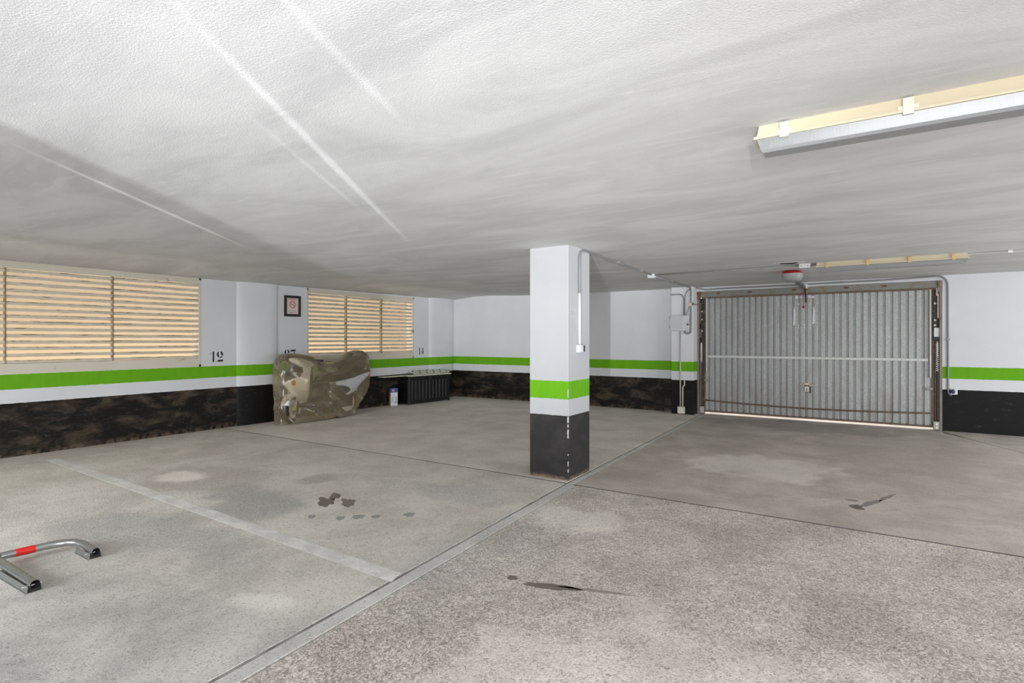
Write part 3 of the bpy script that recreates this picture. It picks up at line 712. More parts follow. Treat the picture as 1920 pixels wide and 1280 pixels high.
# ================================================================== CONDUITS AND ELECTRICS
def conduit(name, pts, r, m, label, cat='conduit', clips=(), n=10, group=None):
    t = thing(name, tuple(pts[0]), label, cat, group)
    b = B(); b.tube(pts, r, n); obj('pipe', b, m, t, smooth=True)
    for c in clips:
        b = B(); x, y, z = c; b.box(x - r*1.7, x + r*1.7, y - r*1.7, y + r*1.7, z - r*1.2, z + r*1.2, bevel=.003); obj('pipe_clip', b, m, t)
    return t
cx_ = PX1 + 0.014; cyp = 5.135
z9 = zc(5.3) - .013
pts = [(cx_, cyp, 1.36), (cx_, cyp, 2.20)] + arc((cx_, cyp, z9), (cx_, cyp, 2.24), (cx_ - .005, cyp + .14, z9)) + [(lerp(cx_, -2.66, (y - 5.1) / 2.85), y, zc(y) - .013) for y in (5.8, 6.4, 7.0, 7.5, 7.93)]
conduit('conduit', pts, 0.012, M_CONDUIT, 'grey conduit climbing the pillar and bending onto the ceiling', clips=[(-2.535, 6.35, zc(6.35) - .012), (-2.60, 7.35, zc(7.35) - .012)])
b = B(); b.tube([(cx_, cyp, 1.36), (cx_, cyp, 1.90)], 0.0145, 10); 
o = obj('conduit_sleeve', b, M_CONDUITW, None, smooth=True); tag(o, 'white lower conduit sleeve above the pillar switch', 'conduit')
swt = thing('light_switch', (PX1, cyp, 1.28), 'small white surface switch with dark side on the pillar', 'switch')
b = B(); b.box(PX1, PX1 + .045, cyp - .05, cyp + .03, 1.285, 1.362, bevel=.004); obj('switch_box', b, M_WHITEPL, swt)
b = B(); b.box(PX1, PX1 + .04, cyp + .034, cyp + .078, 1.292, 1.356, bevel=.004); obj('switch_rocker', b, M_DKPL, swt)
# second conduit run: junction box on the ceiling
jb = thing('junction_box', (-2.66, 8.0, zc(8.0)), 'small white ceiling junction box between pillar and pilaster', 'junction box')
b = B(); b.box(-2.72, -2.62, 7.94, 8.04, zc(8) - .05, zc(8), bevel=.005); obj('box_body', b, M_WHITEPL, jb)
b = B(); b.box(-2.715, -2.625, 7.945, 8.035, zc(8) - .056, zc(8) - .05, bevel=.002); obj('box_lid', b, M_WHITEPL, jb)
pts = [(-2.67, 8.04, zc(8) - .02)] + [(lerp(-2.67, -2.735, (y - 8.04) / 2.3), y, zc(y) - .016) for y in (8.8, 9.6, 10.2)]
pts += arc((-2.735, QY - .02, zc(10.4) - .016), (-2.733, 10.30, zc(10.3) - .016), (-2.735, QY - .018, 2.28)) + [(-2.735, QY - .018, 1.66)]
pts += arc((-2.735, QY - .018, 1.535), (-2.735, QY - .018, 1.60), (-2.79, QY - .018, 1.53), 5) + arc((-2.85, QY - .018, 1.53), (-2.79, QY - .018, 1.53), (-2.85, QY - .018, 1.58), 5)
conduit('conduit', pts, 0.019, M_CONDUIT, 'thick grey conduit from ceiling box down into the meter box', clips=[(-2.70, 9.1, zc(9.1) - .012)])
pts = [(-2.62, 7.985, zc(8) - .014), (-0.705, 7.955, zc(8) - .014)]
conduit('conduit', pts, 0.010, M_CONDUIT, 'thin dark conduit crossing the ceiling towards the far light', clips=[(-1.75, 7.97, zc(8) - .01)])
jb = thing('junction_box', (-0.64, 7.95, zc(8)), 'white junction box beside the far fluorescent light', 'junction box')
b = B(); b.box(-0.705, -0.575, 7.90, 8.0, zc(8) - .055, zc(8), bevel=.005); obj('box_body', b, M_WHITEPL, jb)
for x in (-.675, -.605): b = B(); b.tube([(x, 7.899, zc(8) - .03), (x, 7.893, zc(8) - .03)], .008, 8); obj('box_screw', b, M_GREYPL, jb)
conduit('conduit', [(-.575, 7.955, zc(8) - .02), (-.51, 7.955, zc(8) - .02)], .010, M_CONDUIT, 'short conduit stub between junction box and far light')
conduit('conduit', [(0.985, 7.955, zc(8) - .015), (2.2, 7.95, zc(8) - .015), (4.9, 7.95, zc(8) - .015)], .012, M_CONDUITW, 'white conduit leaving the far light to the right', clips=[(1.34, 7.955, zc(8) - .012)])
# conduit around the gate head
zt = 2.375
pts = [(-2.70, QY + .12, 2.395), (-2.64, BY - .02, 2.39), (-2.52, BY - .016, 2.362), (-2.2, BY - .014, zt - .004), (-1, BY - .014, zt - .004), (0.2, BY - .014, zt + .005), (0.85, BY - .014, zt + .022)]
pts += arc((1.085, BY - .014, 2.41), (0.93, BY - .014, 2.40), (1.085, BY - .014, 2.23), 8) + [(1.09, BY - .014, 0.67)] + arc((1.09, BY - .014, .565), (1.09, BY - .014, .63), (1.135, BY - .014, .565), 6)
conduit('conduit', pts, 0.013, M_CONDUIT, 'grey conduit over the gate head and down its right side', clips=[(1.087, BY - .012, 1.42), (-0.3, BY - .012, zt)])
sk = thing('wall_socket', (1.16, BY, .56), 'small white round-bottomed socket with blue cover right of gate', 'socket')
b = B(); b.box(1.12, 1.20, BY - .05, BY, .575, .665, bevel=.008); obj('socket_body', b, M_WHITEPL, sk)
b = B(); b.ellipsoid((1.145, BY - .052, .622), .026, .014, .034); obj('socket_cover', b, plain('blue_black_cover', (0.02, 0.035, 0.09), .35), sk, smooth=True)
# meter box on the pilaster
mb = thing('meter_box', (-2.94, QY, 1.575), 'pale grey electric control box on the pilaster left of gate', 'control box')
b = B(); b.box(-3.09, -2.755, QY - .075, QY, 1.578, 1.872, bevel=.006); obj('box_body', b, plain('grey_box', (.60, .60, .60), .5, 0, .05, 8), mb)
b = B(); b.box(-3.105, -2.86, QY - .085, QY - .075, 1.585, 1.865, bevel=.004); obj('box_door', b, plain('grey_box_door', (.55, .55, .56), .5, 0, .05, 8), mb)
for z in (1.63, 1.80): b = B(); b.box(-3.125, -3.10, QY - .082, QY - .02, z, z + .05, bevel=.003); obj('box_hinge', b, M_GREYPL, mb)
b = B(); b.tube([(-2.775, QY - .075, 1.70), (-2.775, QY - .092, 1.70)], .016, 12); obj('key_switch', b, M_DKPL, mb)
for z in (1.735, 1.63): b = B(); b.tube([(-2.777, QY - .075, z), (-2.777, QY - .083, z)], .006, 8); obj('box_screw', b, M_DKPL, mb)
pts = [(QX0 - .01, QY - .012, 2.275), (-2.95, QY - .012, 2.275)] + arc((-2.868, QY - .012, 2.275), (-2.95, QY - .012, 2.275), (-2.868, QY - .012, 2.16), 6) + [(-2.868, QY - .03, 1.875)]
conduit('conduit', pts, .011, M_CONDUIT, 'thin bent conduit entering the top of the meter box')
pts = [(-2.845, QY - .03, 1.875), (-2.845, QY - .012, 2.2)] + arc((-2.83, QY - .012, 2.33), (-2.845, QY - .012, 2.22), (-2.76, QY - .012, 2.36), 6)
conduit('conduit', pts, .010, M_CONDUIT, 'pale curved cable rising from the meter box to the ceiling')
b = B(); b.tube([(-2.815, QY - .03, 1.875), (-2.80, QY - .02, 1.94), (-2.762, QY - .02, 2.04)], .008, 6)
tag(obj('cable', b, M_GREYPL, None, smooth=True), 'short grey cable slanting from meter box to clamp', 'cable')
cl = thing('pipe_clamp', (-2.73, QY - .02, 2.07), 'old cream and rusty clamp on the pilaster edge', 'clamp')
b = B(); b.box(-2.775, -2.705, QY - .05, QY, 2.045, 2.105, bevel=.006); obj('clamp_body', b, M_BRASS, cl)
b = B(); b.ellipsoid((-2.695, QY - .03, 2.08), .022, .022, .03); b.tube([(-2.68, QY, 2.075), (-2.62, QY + .15, 2.075)], .006, 6); obj('clamp_arm', b, M_RUST, cl)
conduit('conduit', [(-2.932, QY - .014, 1.576), (-2.932, QY - .014, .13)], .013, plain('beige_conduit', (.50, .47, .42), .45), 'beige conduit dropping from meter box to the floor box')
conduit('conduit', [(-2.855, QY - .014, .645), (-2.855, QY - .014, .56), (-2.885, QY - .014, .52), (-2.887, QY - .014, .14)], .013, plain('pale_beige_conduit', (.60, .57, .50), .45), 'short kinked pale pipe beside the floor box conduit')
jb = thing('junction_box', (-2.912, QY, .015), 'cream junction box at the foot of the pilaster', 'junction box')
b = B(); b.box(-2.975, -2.845, QY - .06, QY, .018, .145, bevel=.006); obj('box_body', b, plain('cream_box', (.66, .62, .53), .5), jb)
b = B(); b.box(-2.968, -2.852, QY - .068, QY - .06, .025, .138, bevel=.004); obj('box_lid', b, plain('cream_box', (.66, .62, .53), .5), jb)
b = B(); b.ellipsoid((-2.93, QY - .06, .018), .016, .016, .012); obj('cable_gland', b, M_BRASS, jb, smooth=True)

# ================================================================== GATE OPENER
op = thing('door_opener', (-0.85, 8.8, zc(8.8)), 'grey ceiling-mounted garage door opener with red lens and pull cord', 'door opener')
oy, oz = 8.72, zc(8.8)
b = B(); secs = []
for z, rx, ry in ((oz - .150, .02, .03), (oz - .148, .085, .11), (oz - .135, .108, .145), (oz - .10, .130, .172), (oz - .055, .138, .182), (oz - .048, .138, .182)):
    secs.append([(-.86 + rx * math.copysign(abs(math.cos(a)) ** .62, math.cos(a)), oy + ry * math.copysign(abs(math.sin(a)) ** .62, math.sin(a)), z) for a in [2 * PI * k / 28 for k in range(28)]])
b.loft(secs); obj('motor_housing', b, M_GREYPL, op, autosmooth=50)
b = B(); secs = []
for z, rx, ry in ((oz - .048, .136, .18), (oz - .02, .12, .165), (oz - .005, .095, .14)):
    secs.append([(-.86 + rx * math.copysign(abs(math.cos(a)) ** .62, math.cos(a)), oy + ry * math.copysign(abs(math.sin(a)) ** .62, math.sin(a)), z) for a in [2 * PI * k / 28 for k in range(28)]])
b.loft(secs); obj('red_lens', b, M_RED, op, autosmooth=50)
b = B(); b.box(-.90, -.84, oy + .15, BY - .10, oz - .105, oz - .065); obj('drive_rail', b, plain('dark_rail', (.16, .16, .17), .45, .3), op)
b = B(); b.box(-.885, -.815, BY - .12, BY - .002, oz - .10, oz - .03, bevel=.004); obj('wall_bracket', b, M_WHITEPL, op)
b = B(); b.prism([(-.862, BY - .12, oz - .09), (-.842, BY - .12, oz - .09), (-.842, DY - .01, 2.06), (-.862, DY - .01, 2.06)], (0, .012, .012)); obj('door_arm', b, M_DKPL, op)
b = B(); b.tube([(-.868, BY - .17, oz - .10), (-.868, BY - .17, 2.19), (-.872, BY - .165, 1.985)], .0055, 6); obj('pull_cord', b, M_RED, op)
b = B(); b.ellipsoid((-.872, BY - .165, 1.972), .020, .020, .024); obj('cord_knob', b, M_RED, op, smooth=True)
# plaster scar with an old hook beside it
b = B(); b.prism([(-0.98, 7.66, zc(7.7) - .001), (-.86, 7.62, zc(7.7) - .001), (-.62, 7.66, zc(7.7) - .001), (-.62, 7.70, zc(7.7) - .001), (-.80, 7.72, zc(7.7) - .001)], (0, 0, -.004))
obj('plaster_scar', b, M_WHITEPL, ceiling)
b = B(); b.tube([(-.90, 7.68, zc(7.7) - .008), (-.76, 7.675, zc(7.7) - .016), (-.70, 7.665, zc(7.7) - .008)], .009, 6); obj('ceiling_hook', b, M_DKPL, ceiling)

# ================================================================== FLUORESCENT LIGHTS
def diffuser_mat():
    k = N('prismatic_diffuser'); p = k.pos()
    st = k.noise(k.mapping(p, (120, 3, 3)), 3, 2)
    c = k.mix(st, (0.30, 0.305, 0.31), (0.37, 0.375, 0.38))
    a = k.bsdf(c, 0.18, 0, k.bump(st, 0.15, 0.002)); tr = k.n('ShaderNodeBsdfTransparent'); tr.inputs[0].default_value = (0.93, 0.94, 0.95, 1)
    m = k.n('ShaderNodeMixShader'); m.inputs[0].default_value = 0.72; k.l(tr.outputs[0], m.inputs[1]); k.l(a, m.inputs[2])
    return k.done(m.outputs[0])
M_DIFF = diffuser_mat()
def fluorescent(x0, x1, y0, zt_, label, clips, clip_m, scale=1.0):
    """y0: side of the fitting facing the camera; the fitting extends towards +y"""
    t = thing('fluorescent_light', ((x0 + x1) / 2, y0 + .07, zt_), label, 'light fitting', 'fluorescent ceiling lights')
    w = 0.135; yb_ = y0 + w
    zl = zt_ - .050
    b = B(); b.loft([[(x0 + .012, y0 + .012, zt_), (x1 - .012, y0 + .012, zt_), (x1 - .012, yb_ - .012, zt_), (x0 + .012, yb_ - .012, zt_)],
                     [(x0 + .004, y0 + .004, zl), (x1 - .004, y0 + .004, zl), (x1 - .004, yb_ - .004, zl), (x0 + .004, yb_ - .004, zl)]])
    b.box(x0 - .008, x1 + .008, y0 - .008, yb_ + .008, zl - .012, zl, bevel=.003)
    obj('housing', b, M_CREAM, t)
    zb = zl - .012 - .055; ins = .018
    b = B(); secs = []
    for z, i_ in ((zl - .012, .004), (zb + .012, ins), (zb, ins + .008)):
        secs.append([(x0 + i_, y0 + i_, z), (x1 - i_, y0 + i_, z), (x1 - i_, yb_ - i_, z), (x0 + i_, yb_ - i_, z)])
    b.loft(secs); obj('diffuser', b, M_DIFF, t)
    for yy in (y0 + .04, yb_ - .04):
        b = B(); b.tube([(x0 + .05, yy, zl - .032), (x1 - .05, yy, zl - .032)], .013, 10); obj('lamp_tube', b, M_WHITEPL, t, smooth=True)
    for x in clips:
        b = B(); b.box(x - .018, x + .018, y0 - .013, y0 + .006, zl - .022, zl + .042, bevel=.002); b.box(x - .034, x + .034, y0 - .004, y0 + .01, zl, zl + .014); obj('clip', b, clip_m, t)
    return t
fluorescent(-0.405, 1.10, 2.625, zc(2.6), 'cream fluorescent batten with grey diffuser, nearest, on the ceiling', (-0.29, 0.145, 0.62, 0.98), M_CLIP)
fluorescent(-0.515, 0.985, 7.885, zc(8) , 'cream fluorescent batten on the ceiling in front of the gate', (-0.39, 0.04, 0.45, 0.85), M_CLIPB)

# ================================================================== SCOOTER UNDER A CLEAR COVER
XC = -8.19
M_SILVER = plain('silver_bodywork', (0.84, 0.84, 0.83), 0.28, 0.15, 0.04, 6)
M_BLACKPL = plain('black_bodywork', (0.035, 0.036, 0.038), 0.35, 0, 0.2, 8)
M_GREYBODY = plain('grey_bodywork', (0.10, 0.105, 0.11), 0.35, 0, 0.15, 8)
M_SEAT = plain('black_vinyl', (0.022, 0.022, 0.023), 0.45, 0, 0.3, 14)
M_TYRE = plain('tyre_rubber', (0.02, 0.02, 0.02), 0.75, 0, 0.3, 20)
M_AMBER = plain('amber_lens', (0.95, 0.34, 0.02), 0.2, 0, 0.25, 60)
M_TAIL = plain('red_lens', (0.55, 0.06, 0.03), 0.2, 0, 0.2, 60)
def lens_mat():
    k = N('headlight_lens'); p = k.objc()
    v = k.n('ShaderNodeTexVoronoi'); k.l(p, v.inputs['Vector']); v.inputs['Scale'].default_value = 38
    c = k.mix(k.ramp(v.outputs['Distance'], 0.1, 0.7), (0.95, 0.95, 0.95), (0.62, 0.63, 0.64))
    return k.done(k.bsdf(c, 0.15, 0.0))
M_LENS = lens_mat()
sco = thing('scooter', (XC, 6.35, 0), 'silver and black motor scooter standing under a clear cover', 'scooter')
def pillow(b, prof, x0, x1, rnd=0.35, n=9):
    """side profile (y, z) widened across x and rounded off towards both flanks"""
    cy_ = sum(p[0] for p in prof) / len(prof); cz2 = sum(p[1] for p in prof) / len(prof); secs = []
    for i in range(n):
        t = -1 + 2 * i / (n - 1); k_ = (1 - rnd) + rnd * math.sqrt(max(0.0, 1 - abs(t) ** 3))
        secs.append([(lerp(x0, x1, (t + 1) / 2), cy_ + (y - cy_) * k_, cz2 + (z - cz2) * k_) for y, z in prof])
    b.loft(secs); return b
def smoothprof(p, n=3):
    for _ in range(n):
        q_ = []
        for i in range(len(p)):
            a, c = p[i], p[(i + 1) % len(p)]
            q_ += [(a[0]*.75 + c[0]*.25, a[1]*.75 + c[1]*.25), (a[0]*.25 + c[0]*.75, a[1]*.25 + c[1]*.75)]
        p = q_
    return p
def wheel(name, cx, cy, rot, r=0.235, w=0.055):
    Mx = Matrix.Translation((cx, cy, r)) @ Matrix.Rotation(rot, 4, 'Z') @ Matrix.Rotation(PI / 2, 4, 'Y')
    b = B(); pr = [(r - .075, -w * .8), (r - .04, -w), (r - .012, -w * .75), (r, -w * .25), (r, w * .25), (r - .012, w * .75), (r - .04, w), (r - .075, w * .8), (r - .075, -w * .8)]
    b.lathe(pr, Mx, 32, caps=False); o = obj(name, b, M_TYRE, sco, smooth=True)
    b = B(); b.lathe([(r - .072, -w * .7), (r - .09, -w * .3), (.05, -w * .35), (.045, -w * .75), (.02, -w * .8), (.02, w * .8), (.045, w * .75), (.05, w * .35), (r - .09, w * .3), (r - .072, w * .7)], Mx, 32); obj('rim', b, M_SILVER, o, autosmooth=40)
    return Mx
ST = math.radians(31)
wx, wy = XC + .02, 5.73
wheel('front_wheel', wx, wy, ST); wheel('rear_wheel', XC, 6.93, 0)
b = B(); secs = []; Mx = Matrix.Translation((wx, wy, .235)) @ Matrix.Rotation(ST, 4, 'Z')
for i in range(15):
    a = math.radians(lerp(20, 205, i / 14)); r_ = .262
    secs.append([Mx @ Vector((x, -rr * math.cos(a), rr * math.sin(a))) for x, rr in ((-.072, r_ - .05), (-.06, r_ - .005), (0, r_ + .012), (.06, r_ - .005), (.072, r_ - .05), (.064, r_ - .05), (.05, r_ - .012), (0, r_ + .004), (-.05, r_ - .012), (-.064, r_ - .05))])
b.loft(secs); obj('front_fender', b, M_SILVER, sco, smooth=True)
b = B()
for s in (-1, 1): b.tube([Mx @ Vector((s * .08, 0, 0)), Mx @ Vector((s * .08, .10, .30))], .016, 8)
obj('front_fork', b, M_CHROME, sco)
b = B(); b.lathe([(.09, -.004), (.09, .004)], Mx @ Matrix.Translation((.066, 0, 0)) @ Matrix.Rotation(PI/2, 4, 'Y'), 24); obj('brake_disc', b, M_CHROME, sco)
b = B(); b.box(-.02, .02, -.03, .03, -.02, .02, Mx @ Matrix.Translation((.088, -.03, .01)), bevel=.004); obj('brake_caliper', b, plain('yellow_reflector', (.65, .70, .03), .4), sco)
# leg shield: curved shell swept up its height
def shield(levels, push=0.0, th=0.05, span=1.0):
    b = B(); secs = []
    for z, hw, nose, back in levels:
        front = []; rear = []
        for i in range(13):
            t = (-1 + 2 * i / 12) * span
            y = nose + (back - nose) * abs(t) ** 1.8
            front.append((XC + hw * t, y - push, z)); rear.append((XC + hw * t, y + th, z))
        secs.append(front + rear[::-1])
    b.loft(secs); return b
LV = [(.30, .085, 5.92, 5.95), (.40, .13, 5.86, 5.94), (.50, .185, 5.76, 5.92), (.60, .225, 5.66, 5.90), (.70, .235, 5.61, 5.90), (.80, .225, 5.63, 5.92), (.90, .195, 5.70, 5.95), (.97, .15, 5.77, 5.98)]
obj('front_fairing', shield(LV), M_SILVER, sco, autosmooth=60)
obj('front_grille', shield([(.705, .06, 5.61, 5.66), (.74, .15, 5.615, 5.78), (.80, .185, 5.63, 5.84), (.87, .18, 5.675, 5.87), (.94, .14, 5.74, 5.90), (.975, .06, 5.77, 5.80)], .012, .02, .95), M_BLACKPL, sco, autosmooth=60)
obj('inner_leg_shield', shield([(.30, .10, 5.97, 5.98), (.5, .19, 5.95, 5.96), (.75, .23, 5.97, 5.97), (.93, .19, 6.0, 6.0)], -.01, .05), M_GREYBODY, sco, autosmooth=60)
for s in (1,):
    b = B(); Mi = Matrix.Rotation(-s * .9, 4, 'Z'); b.ellipsoid((XC + s * .150, 5.700, .690), .072, .030, .046, Mi @ Matrix.Rotation(s * -.35, 4, 'Y')); obj('turn_signal', b, M_AMBER, sco, smooth=True)
# steering head with headlight, turned to the left
Mh = Matrix.Translation((XC + .02, 5.96, 1.03)) @ Matrix.Rotation(ST, 4, 'Z')
b = B(); b.ellipsoid((0, 0, 0), .25, .12, .085, u=28, v=16)
for v in b.bm.verts: v.co = Mh @ v.co
obj('handlebar_cowl', b, M_GREYBODY, sco, smooth=True)
b = B(); b.ellipsoid((.02, -.085, .0), .225, .085, .066, Matrix.Rotation(.22, 4, 'Y'), u=28, v=14)
for v in b.bm.verts: v.co = Mh @ v.co
obj('headlight', b, M_LENS, sco, smooth=True)
for s in (1, -1):
    b = B(); b.tube([Mh @ Vector((s * .22, .04, .02)), Mh @ Vector((s * .345, .07, .015))], .019, 10); obj('handle_grip', b, M_SEAT, sco, smooth=True)
    b = B(); b.tube([Mh @ Vector((s * .20, -.02, .03)), Mh @ Vector((s * .28, -.035, .03)), Mh @ Vector((s * .33, -.005, .02))], .007, 6); obj('brake_lever', b, M_DKPL, sco, smooth=True)
b = B(); b.tube([(XC, 5.99, .50), (XC + .01, 5.97, 1.0)], .035, 10); obj('steering_column', b, M_BLACKPL, sco)
b = B(); b.tube([(XC + .13, 6.06, .80), (XC + .14, 6.09, .87), (XC + .14, 6.07, .93)], .016, 8); obj('ignition_lock', b, M_CHROME, sco, smooth=True)
# floorboard, tail body, seat
b = B(); pillow(b, smoothprof([(5.98, .30), (5.99, .56), (6.12, .62), (6.40, .68), (6.52, .60), (6.5, .3)], 2), XC - .16, XC + .17, .25); obj('tunnel_panel', b, M_BLACKPL, sco, autosmooth=50)
b = B(); pillow(b, smoothprof([(5.90, .24), (5.92, .36), (6.35, .34), (6.5, .42), (6.55, .22), (6.1, .20)], 2), XC - .20, XC + .20, .2); obj('floorboard', b, M_GREYBODY, sco, autosmooth=50)
b = B(); pillow(b, smoothprof([(6.28, .30), (6.34, .60), (6.45, .70), (7.0, .76), (7.38, .86), (7.42, .78), (7.15, .60), (6.95, .48), (6.75, .32)], 2), XC - .185, XC + .185, .25); obj('tail_body', b, M_GREYBODY, sco, autosmooth=50)
for s in (1, -1):
    x0, x1 = (XC + .165, XC + .20) if s > 0 else (XC - .20, XC - .165)
    b = B(); pillow(b, smoothprof([(6.35, .665), (6.42, .60), (6.75, .575), (6.88, .50), (6.84, .44), (6.70, .40), (6.93, .42), (7.02, .52), (7.35, .76), (7.30, .80), (6.9, .70), (6.6, .66)], 2), x0, x1, .12, 5); obj('side_panel', b, plain('silver_side_panel', (0.48, 0.48, 0.48), 0.28, 0.2, 0.05, 6), sco, autosmooth=50)
b = B(); pillow(b, smoothprof([(6.40, .67), (6.46, .76), (6.80, .80), (6.98, .92), (7.12, 1.09), (7.25, 1.15), (7.38, 1.10), (7.41, .98), (7.28, .84), (7.0, .72), (6.75, .68)], 2), XC - .145, XC + .145, .28); obj('seat', b, M_SEAT, sco, autosmooth=60)
b = B(); b.tube([(XC + .16, 7.30, 1.04), (XC + .17, 7.40, 1.045)], .008, 6); obj('grab_rail', b, M_CHROME, sco)
b = B(); b.ellipsoid((XC + .09, 7.36, .72), .07, .035, .05); obj('tail_light', b, M_TAIL, sco, smooth=True)
b = B(); b.box(XC - .10, XC + .13, 6.62, 6.98, .17, .38, bevel=.03); obj('engine_block', b, M_BLACKPL, sco)
b = B(); b.tube([(XC - .15, 6.6, .20), (XC - .16, 6.9, .26), (XC - .16, 7.2, .34)], [.03, .05, .05], 12); obj('exhaust', b, M_CHROME, sco, smooth=True)
b = B(); b.tube([(XC + .12, 6.5, .2), (XC + .20, 6.56, .012)], .012, 8); b.box(XC + .17, XC + .23, 6.53, 6.59, 0, .012); obj('side_stand', b, M_DKPL, sco)

def cover_mat():
    k = N('clear_yellowed_plastic'); p = k.pos()
    n1 = k.noise(p, 2.2, 2, 0.5, 0.5)
    lw = k.n('ShaderNodeLayerWeight'); lw.inputs['Blend'].default_value = 0.35
    op_ = k.math('ADD', k.math('MULTIPLY', k.ramp(n1, 0.35, 0.75), 0.12), k.math('MULTIPLY', lw.outputs['Facing'], 0.55))
    op_ = k.math('ADD', op_, 0.10, clamp=True)
    col = k.mix(n1, (0.78, 0.60, 0.34), (0.86, 0.70, 0.45))
    nb = k.bump(k.noise(p, 7, 2, 0.5, 0.8), 0.20, 0.02)
    d = k.bsdf(col, 0.16, 0, nb, spec=0.9)
    tl = k.n('ShaderNodeBsdfTranslucent'); tl.inputs[0].default_value = (0.85, 0.68, 0.42, 1)
    m0 = k.n('ShaderNodeMixShader'); m0.inputs[0].default_value = 0.35; k.l(d, m0.inputs[1]); k.l(tl.outputs[0], m0.inputs[2])
    tr = k.n('ShaderNodeBsdfTransparent'); tr.inputs[0].default_value = (0.96, 0.91, 0.80, 1)
    m = k.n('ShaderNodeMixShader'); k.l(op_, m.inputs[0]); k.l(tr.outputs[0], m.inputs[1]); k.l(m0.outputs[0], m.inputs[2])
    gl = k.n('ShaderNodeBsdfGlossy'); gl.inputs['Roughness'].default_value = 0.14; k.l(nb, gl.inputs['Normal'])
    fr_ = k.n('ShaderNodeFresnel'); fr_.inputs[0].default_value = 1.5; k.l(nb, fr_.inputs['Normal'])
    m2 = k.n('ShaderNodeMixShader'); k.l(fr_.outputs[0], m2.inputs[0]); k.l(m.outputs[0], m2.inputs[1]); k.l(gl.outputs[0], m2.inputs[2])
    return k.done(m2.outputs[0])
def make_cover():
    ST_ = [  # y, top, half width at shoulder, half width at hem, hem height, lateral shift
        (5.435, .40, .03, .03, .01, .04), (5.46, .90, .09, .07, .008, .03), (5.50, 1.10, .16, .12, .008, .01), (5.58, 1.17, .23, .17, .008, -.01), (5.70, 1.19, .275, .20, .01, -.01),
        (5.88, 1.175, .29, .22, .02, .0), (6.06, 1.15, .28, .23, .02, .02), (6.22, 1.08, .25, .23, .02, .03), (6.40, 1.02, .20, .22, .02, .02), (6.58, 1.0, .18, .22, .02, .0), (6.74, 1.02, .17, .21, .02, .0),
        (6.86, 1.10, .17, .20, .03, .0), (6.97, 1.19, .175, .19, .05, .0), (7.12, 1.215, .175, .18, .20, .0), (7.27, 1.20, .165, .165, .34, .0), (7.37, 1.16, .14, .13, .50, .0), (7.43, 1.09, .10, .09, .68, .0), (7.455, 1.0, .05, .05, .80, .0)]
    ns = 96; rows = []
    def samp(y):
        for a, c in zip(ST_, ST_[1:]):
            if y <= c[0]:
                t = (y - a[0]) / (c[0] - a[0]); return [lerp(a[i], c[i], t) for i in range(1, 6)]
        return list(ST_[-1][1:])
    m_ = 72
    for i in range(ns + 1):
        y = lerp(ST_[0][0], ST_[-1][0], i / ns); top, wt, wb_, hem, sh = samp(y); row = []
        zs = hem + .78 * (top - hem)
        for j in range(m_ + 1):
            s = j / m_; side = 1 if s < .5 else -1; q_ = s if s < .5 else 1 - s
            if q_ < .36:
                f = q_ / .36; z = lerp(hem, zs, f); x = lerp(wb_, wt, f ** .8) - .035 * math.sin(PI * f) * (wt > .2)
            else:
                th = (q_ - .36) / .14 * PI / 2; x = wt * math.cos(th) ** .8 if th < PI/2 - 1e-4 else 0; z = zs + (top - zs) * math.sin(th)
            p = Vector((x * side, y, z))
            # tension folds running from the handlebar down to the tail, and hanging creases
            r1 = 1 - abs(mnoise.noise(Vector(((y * .75 + z * 1.25) * 3.6, (y - z) * .8, side * 3))) * 2)
            r2 = mnoise.noise(Vector((y * 4.5, z * 1.6, side * 7 + 2)))
            r3 = mnoise.noise(Vector((y * 3, z * 3, side)))
            amp = min(1, wt / .15) * (0.35 + .65 * (1 - q_ * 1.6))
            dx = (.034 * (r1 - .5) + .020 * r2 + .03 * r3) * amp
            p.x += dx * side; p.z += .012 * r2 * (q_ > .36)
            row.append((XC + sh + p.x, p.y, max(.004, p.z)))
        rows.append(row)
    b = B(); vs = [[b.bm.verts.new(p) for p in r] for r in rows]
    for a, c in zip(vs, vs[1:]):
        for j in range(m_): b.face([a[j], a[j+1], c[j+1], c[j]])
    # close the gathered nose and tail
    for r in (vs[0], vs[-1]):
        for j in range(m_ // 2): b.face([r[j], r[j+1], r[m_-j-1], r[m_-j]])
    return b
cov = thing('scooter_cover', (XC, 6.35, 0), 'yellowed transparent plastic sheet draped over the parked scooter', 'cover')
obj('plastic_sheet', make_cover(), cover_mat(), cov, smooth=True)

# ================================================================== STORAGE BOX CORNER
bx = thing('storage_box', (-8.275, 8.69, 0), 'black ribbed plastic storage chest against the louvred wall', 'chest', rotz=-math.radians(6))
M_CHEST = plain('black_chest_plastic', (0.007, 0.007, 0.008), 0.35, 0, 0.3, 10)
BL, BD, BH = 1.24, 0.335, 0.60
def lb_(name, m, *boxes, bevel=0.004, parent=None):
    b = B()
    for q_ in boxes: b.box(*q_, bevel=bevel)
    o = obj(name, b, m, parent or bx, local=True); return o
lb_('chest_body', M_CHEST, (-BD + .012, -.014, .014, BL - .014, .02, BH - .03))
for x, y in ((0, 0), (0, BL), (-BD, 0), (-BD, BL)):
    sx = -1 if x == 0 else 1; sy = 1 if y == 0 else -1
    lb_('corner_post', plain('grey_edge_plastic', (.03, .03, .03), .4) if (x, y) == (0, 0) else M_CHEST, (min(x, x + sx * .04), max(x, x + sx * .04), min(y, y + sy * .045), max(y, y + sy * .045), 0.0, BH - .02), bevel=.006)  # nearest post in a paler plastic than the others
lb_('bottom_rail', M_CHEST, (-.03, .004, .04, BL - .04, .03, .09)); lb_('top_rail', M_CHEST, (-.03, .004, .04, BL - .04, BH - .09, BH - .025))
NR = 11
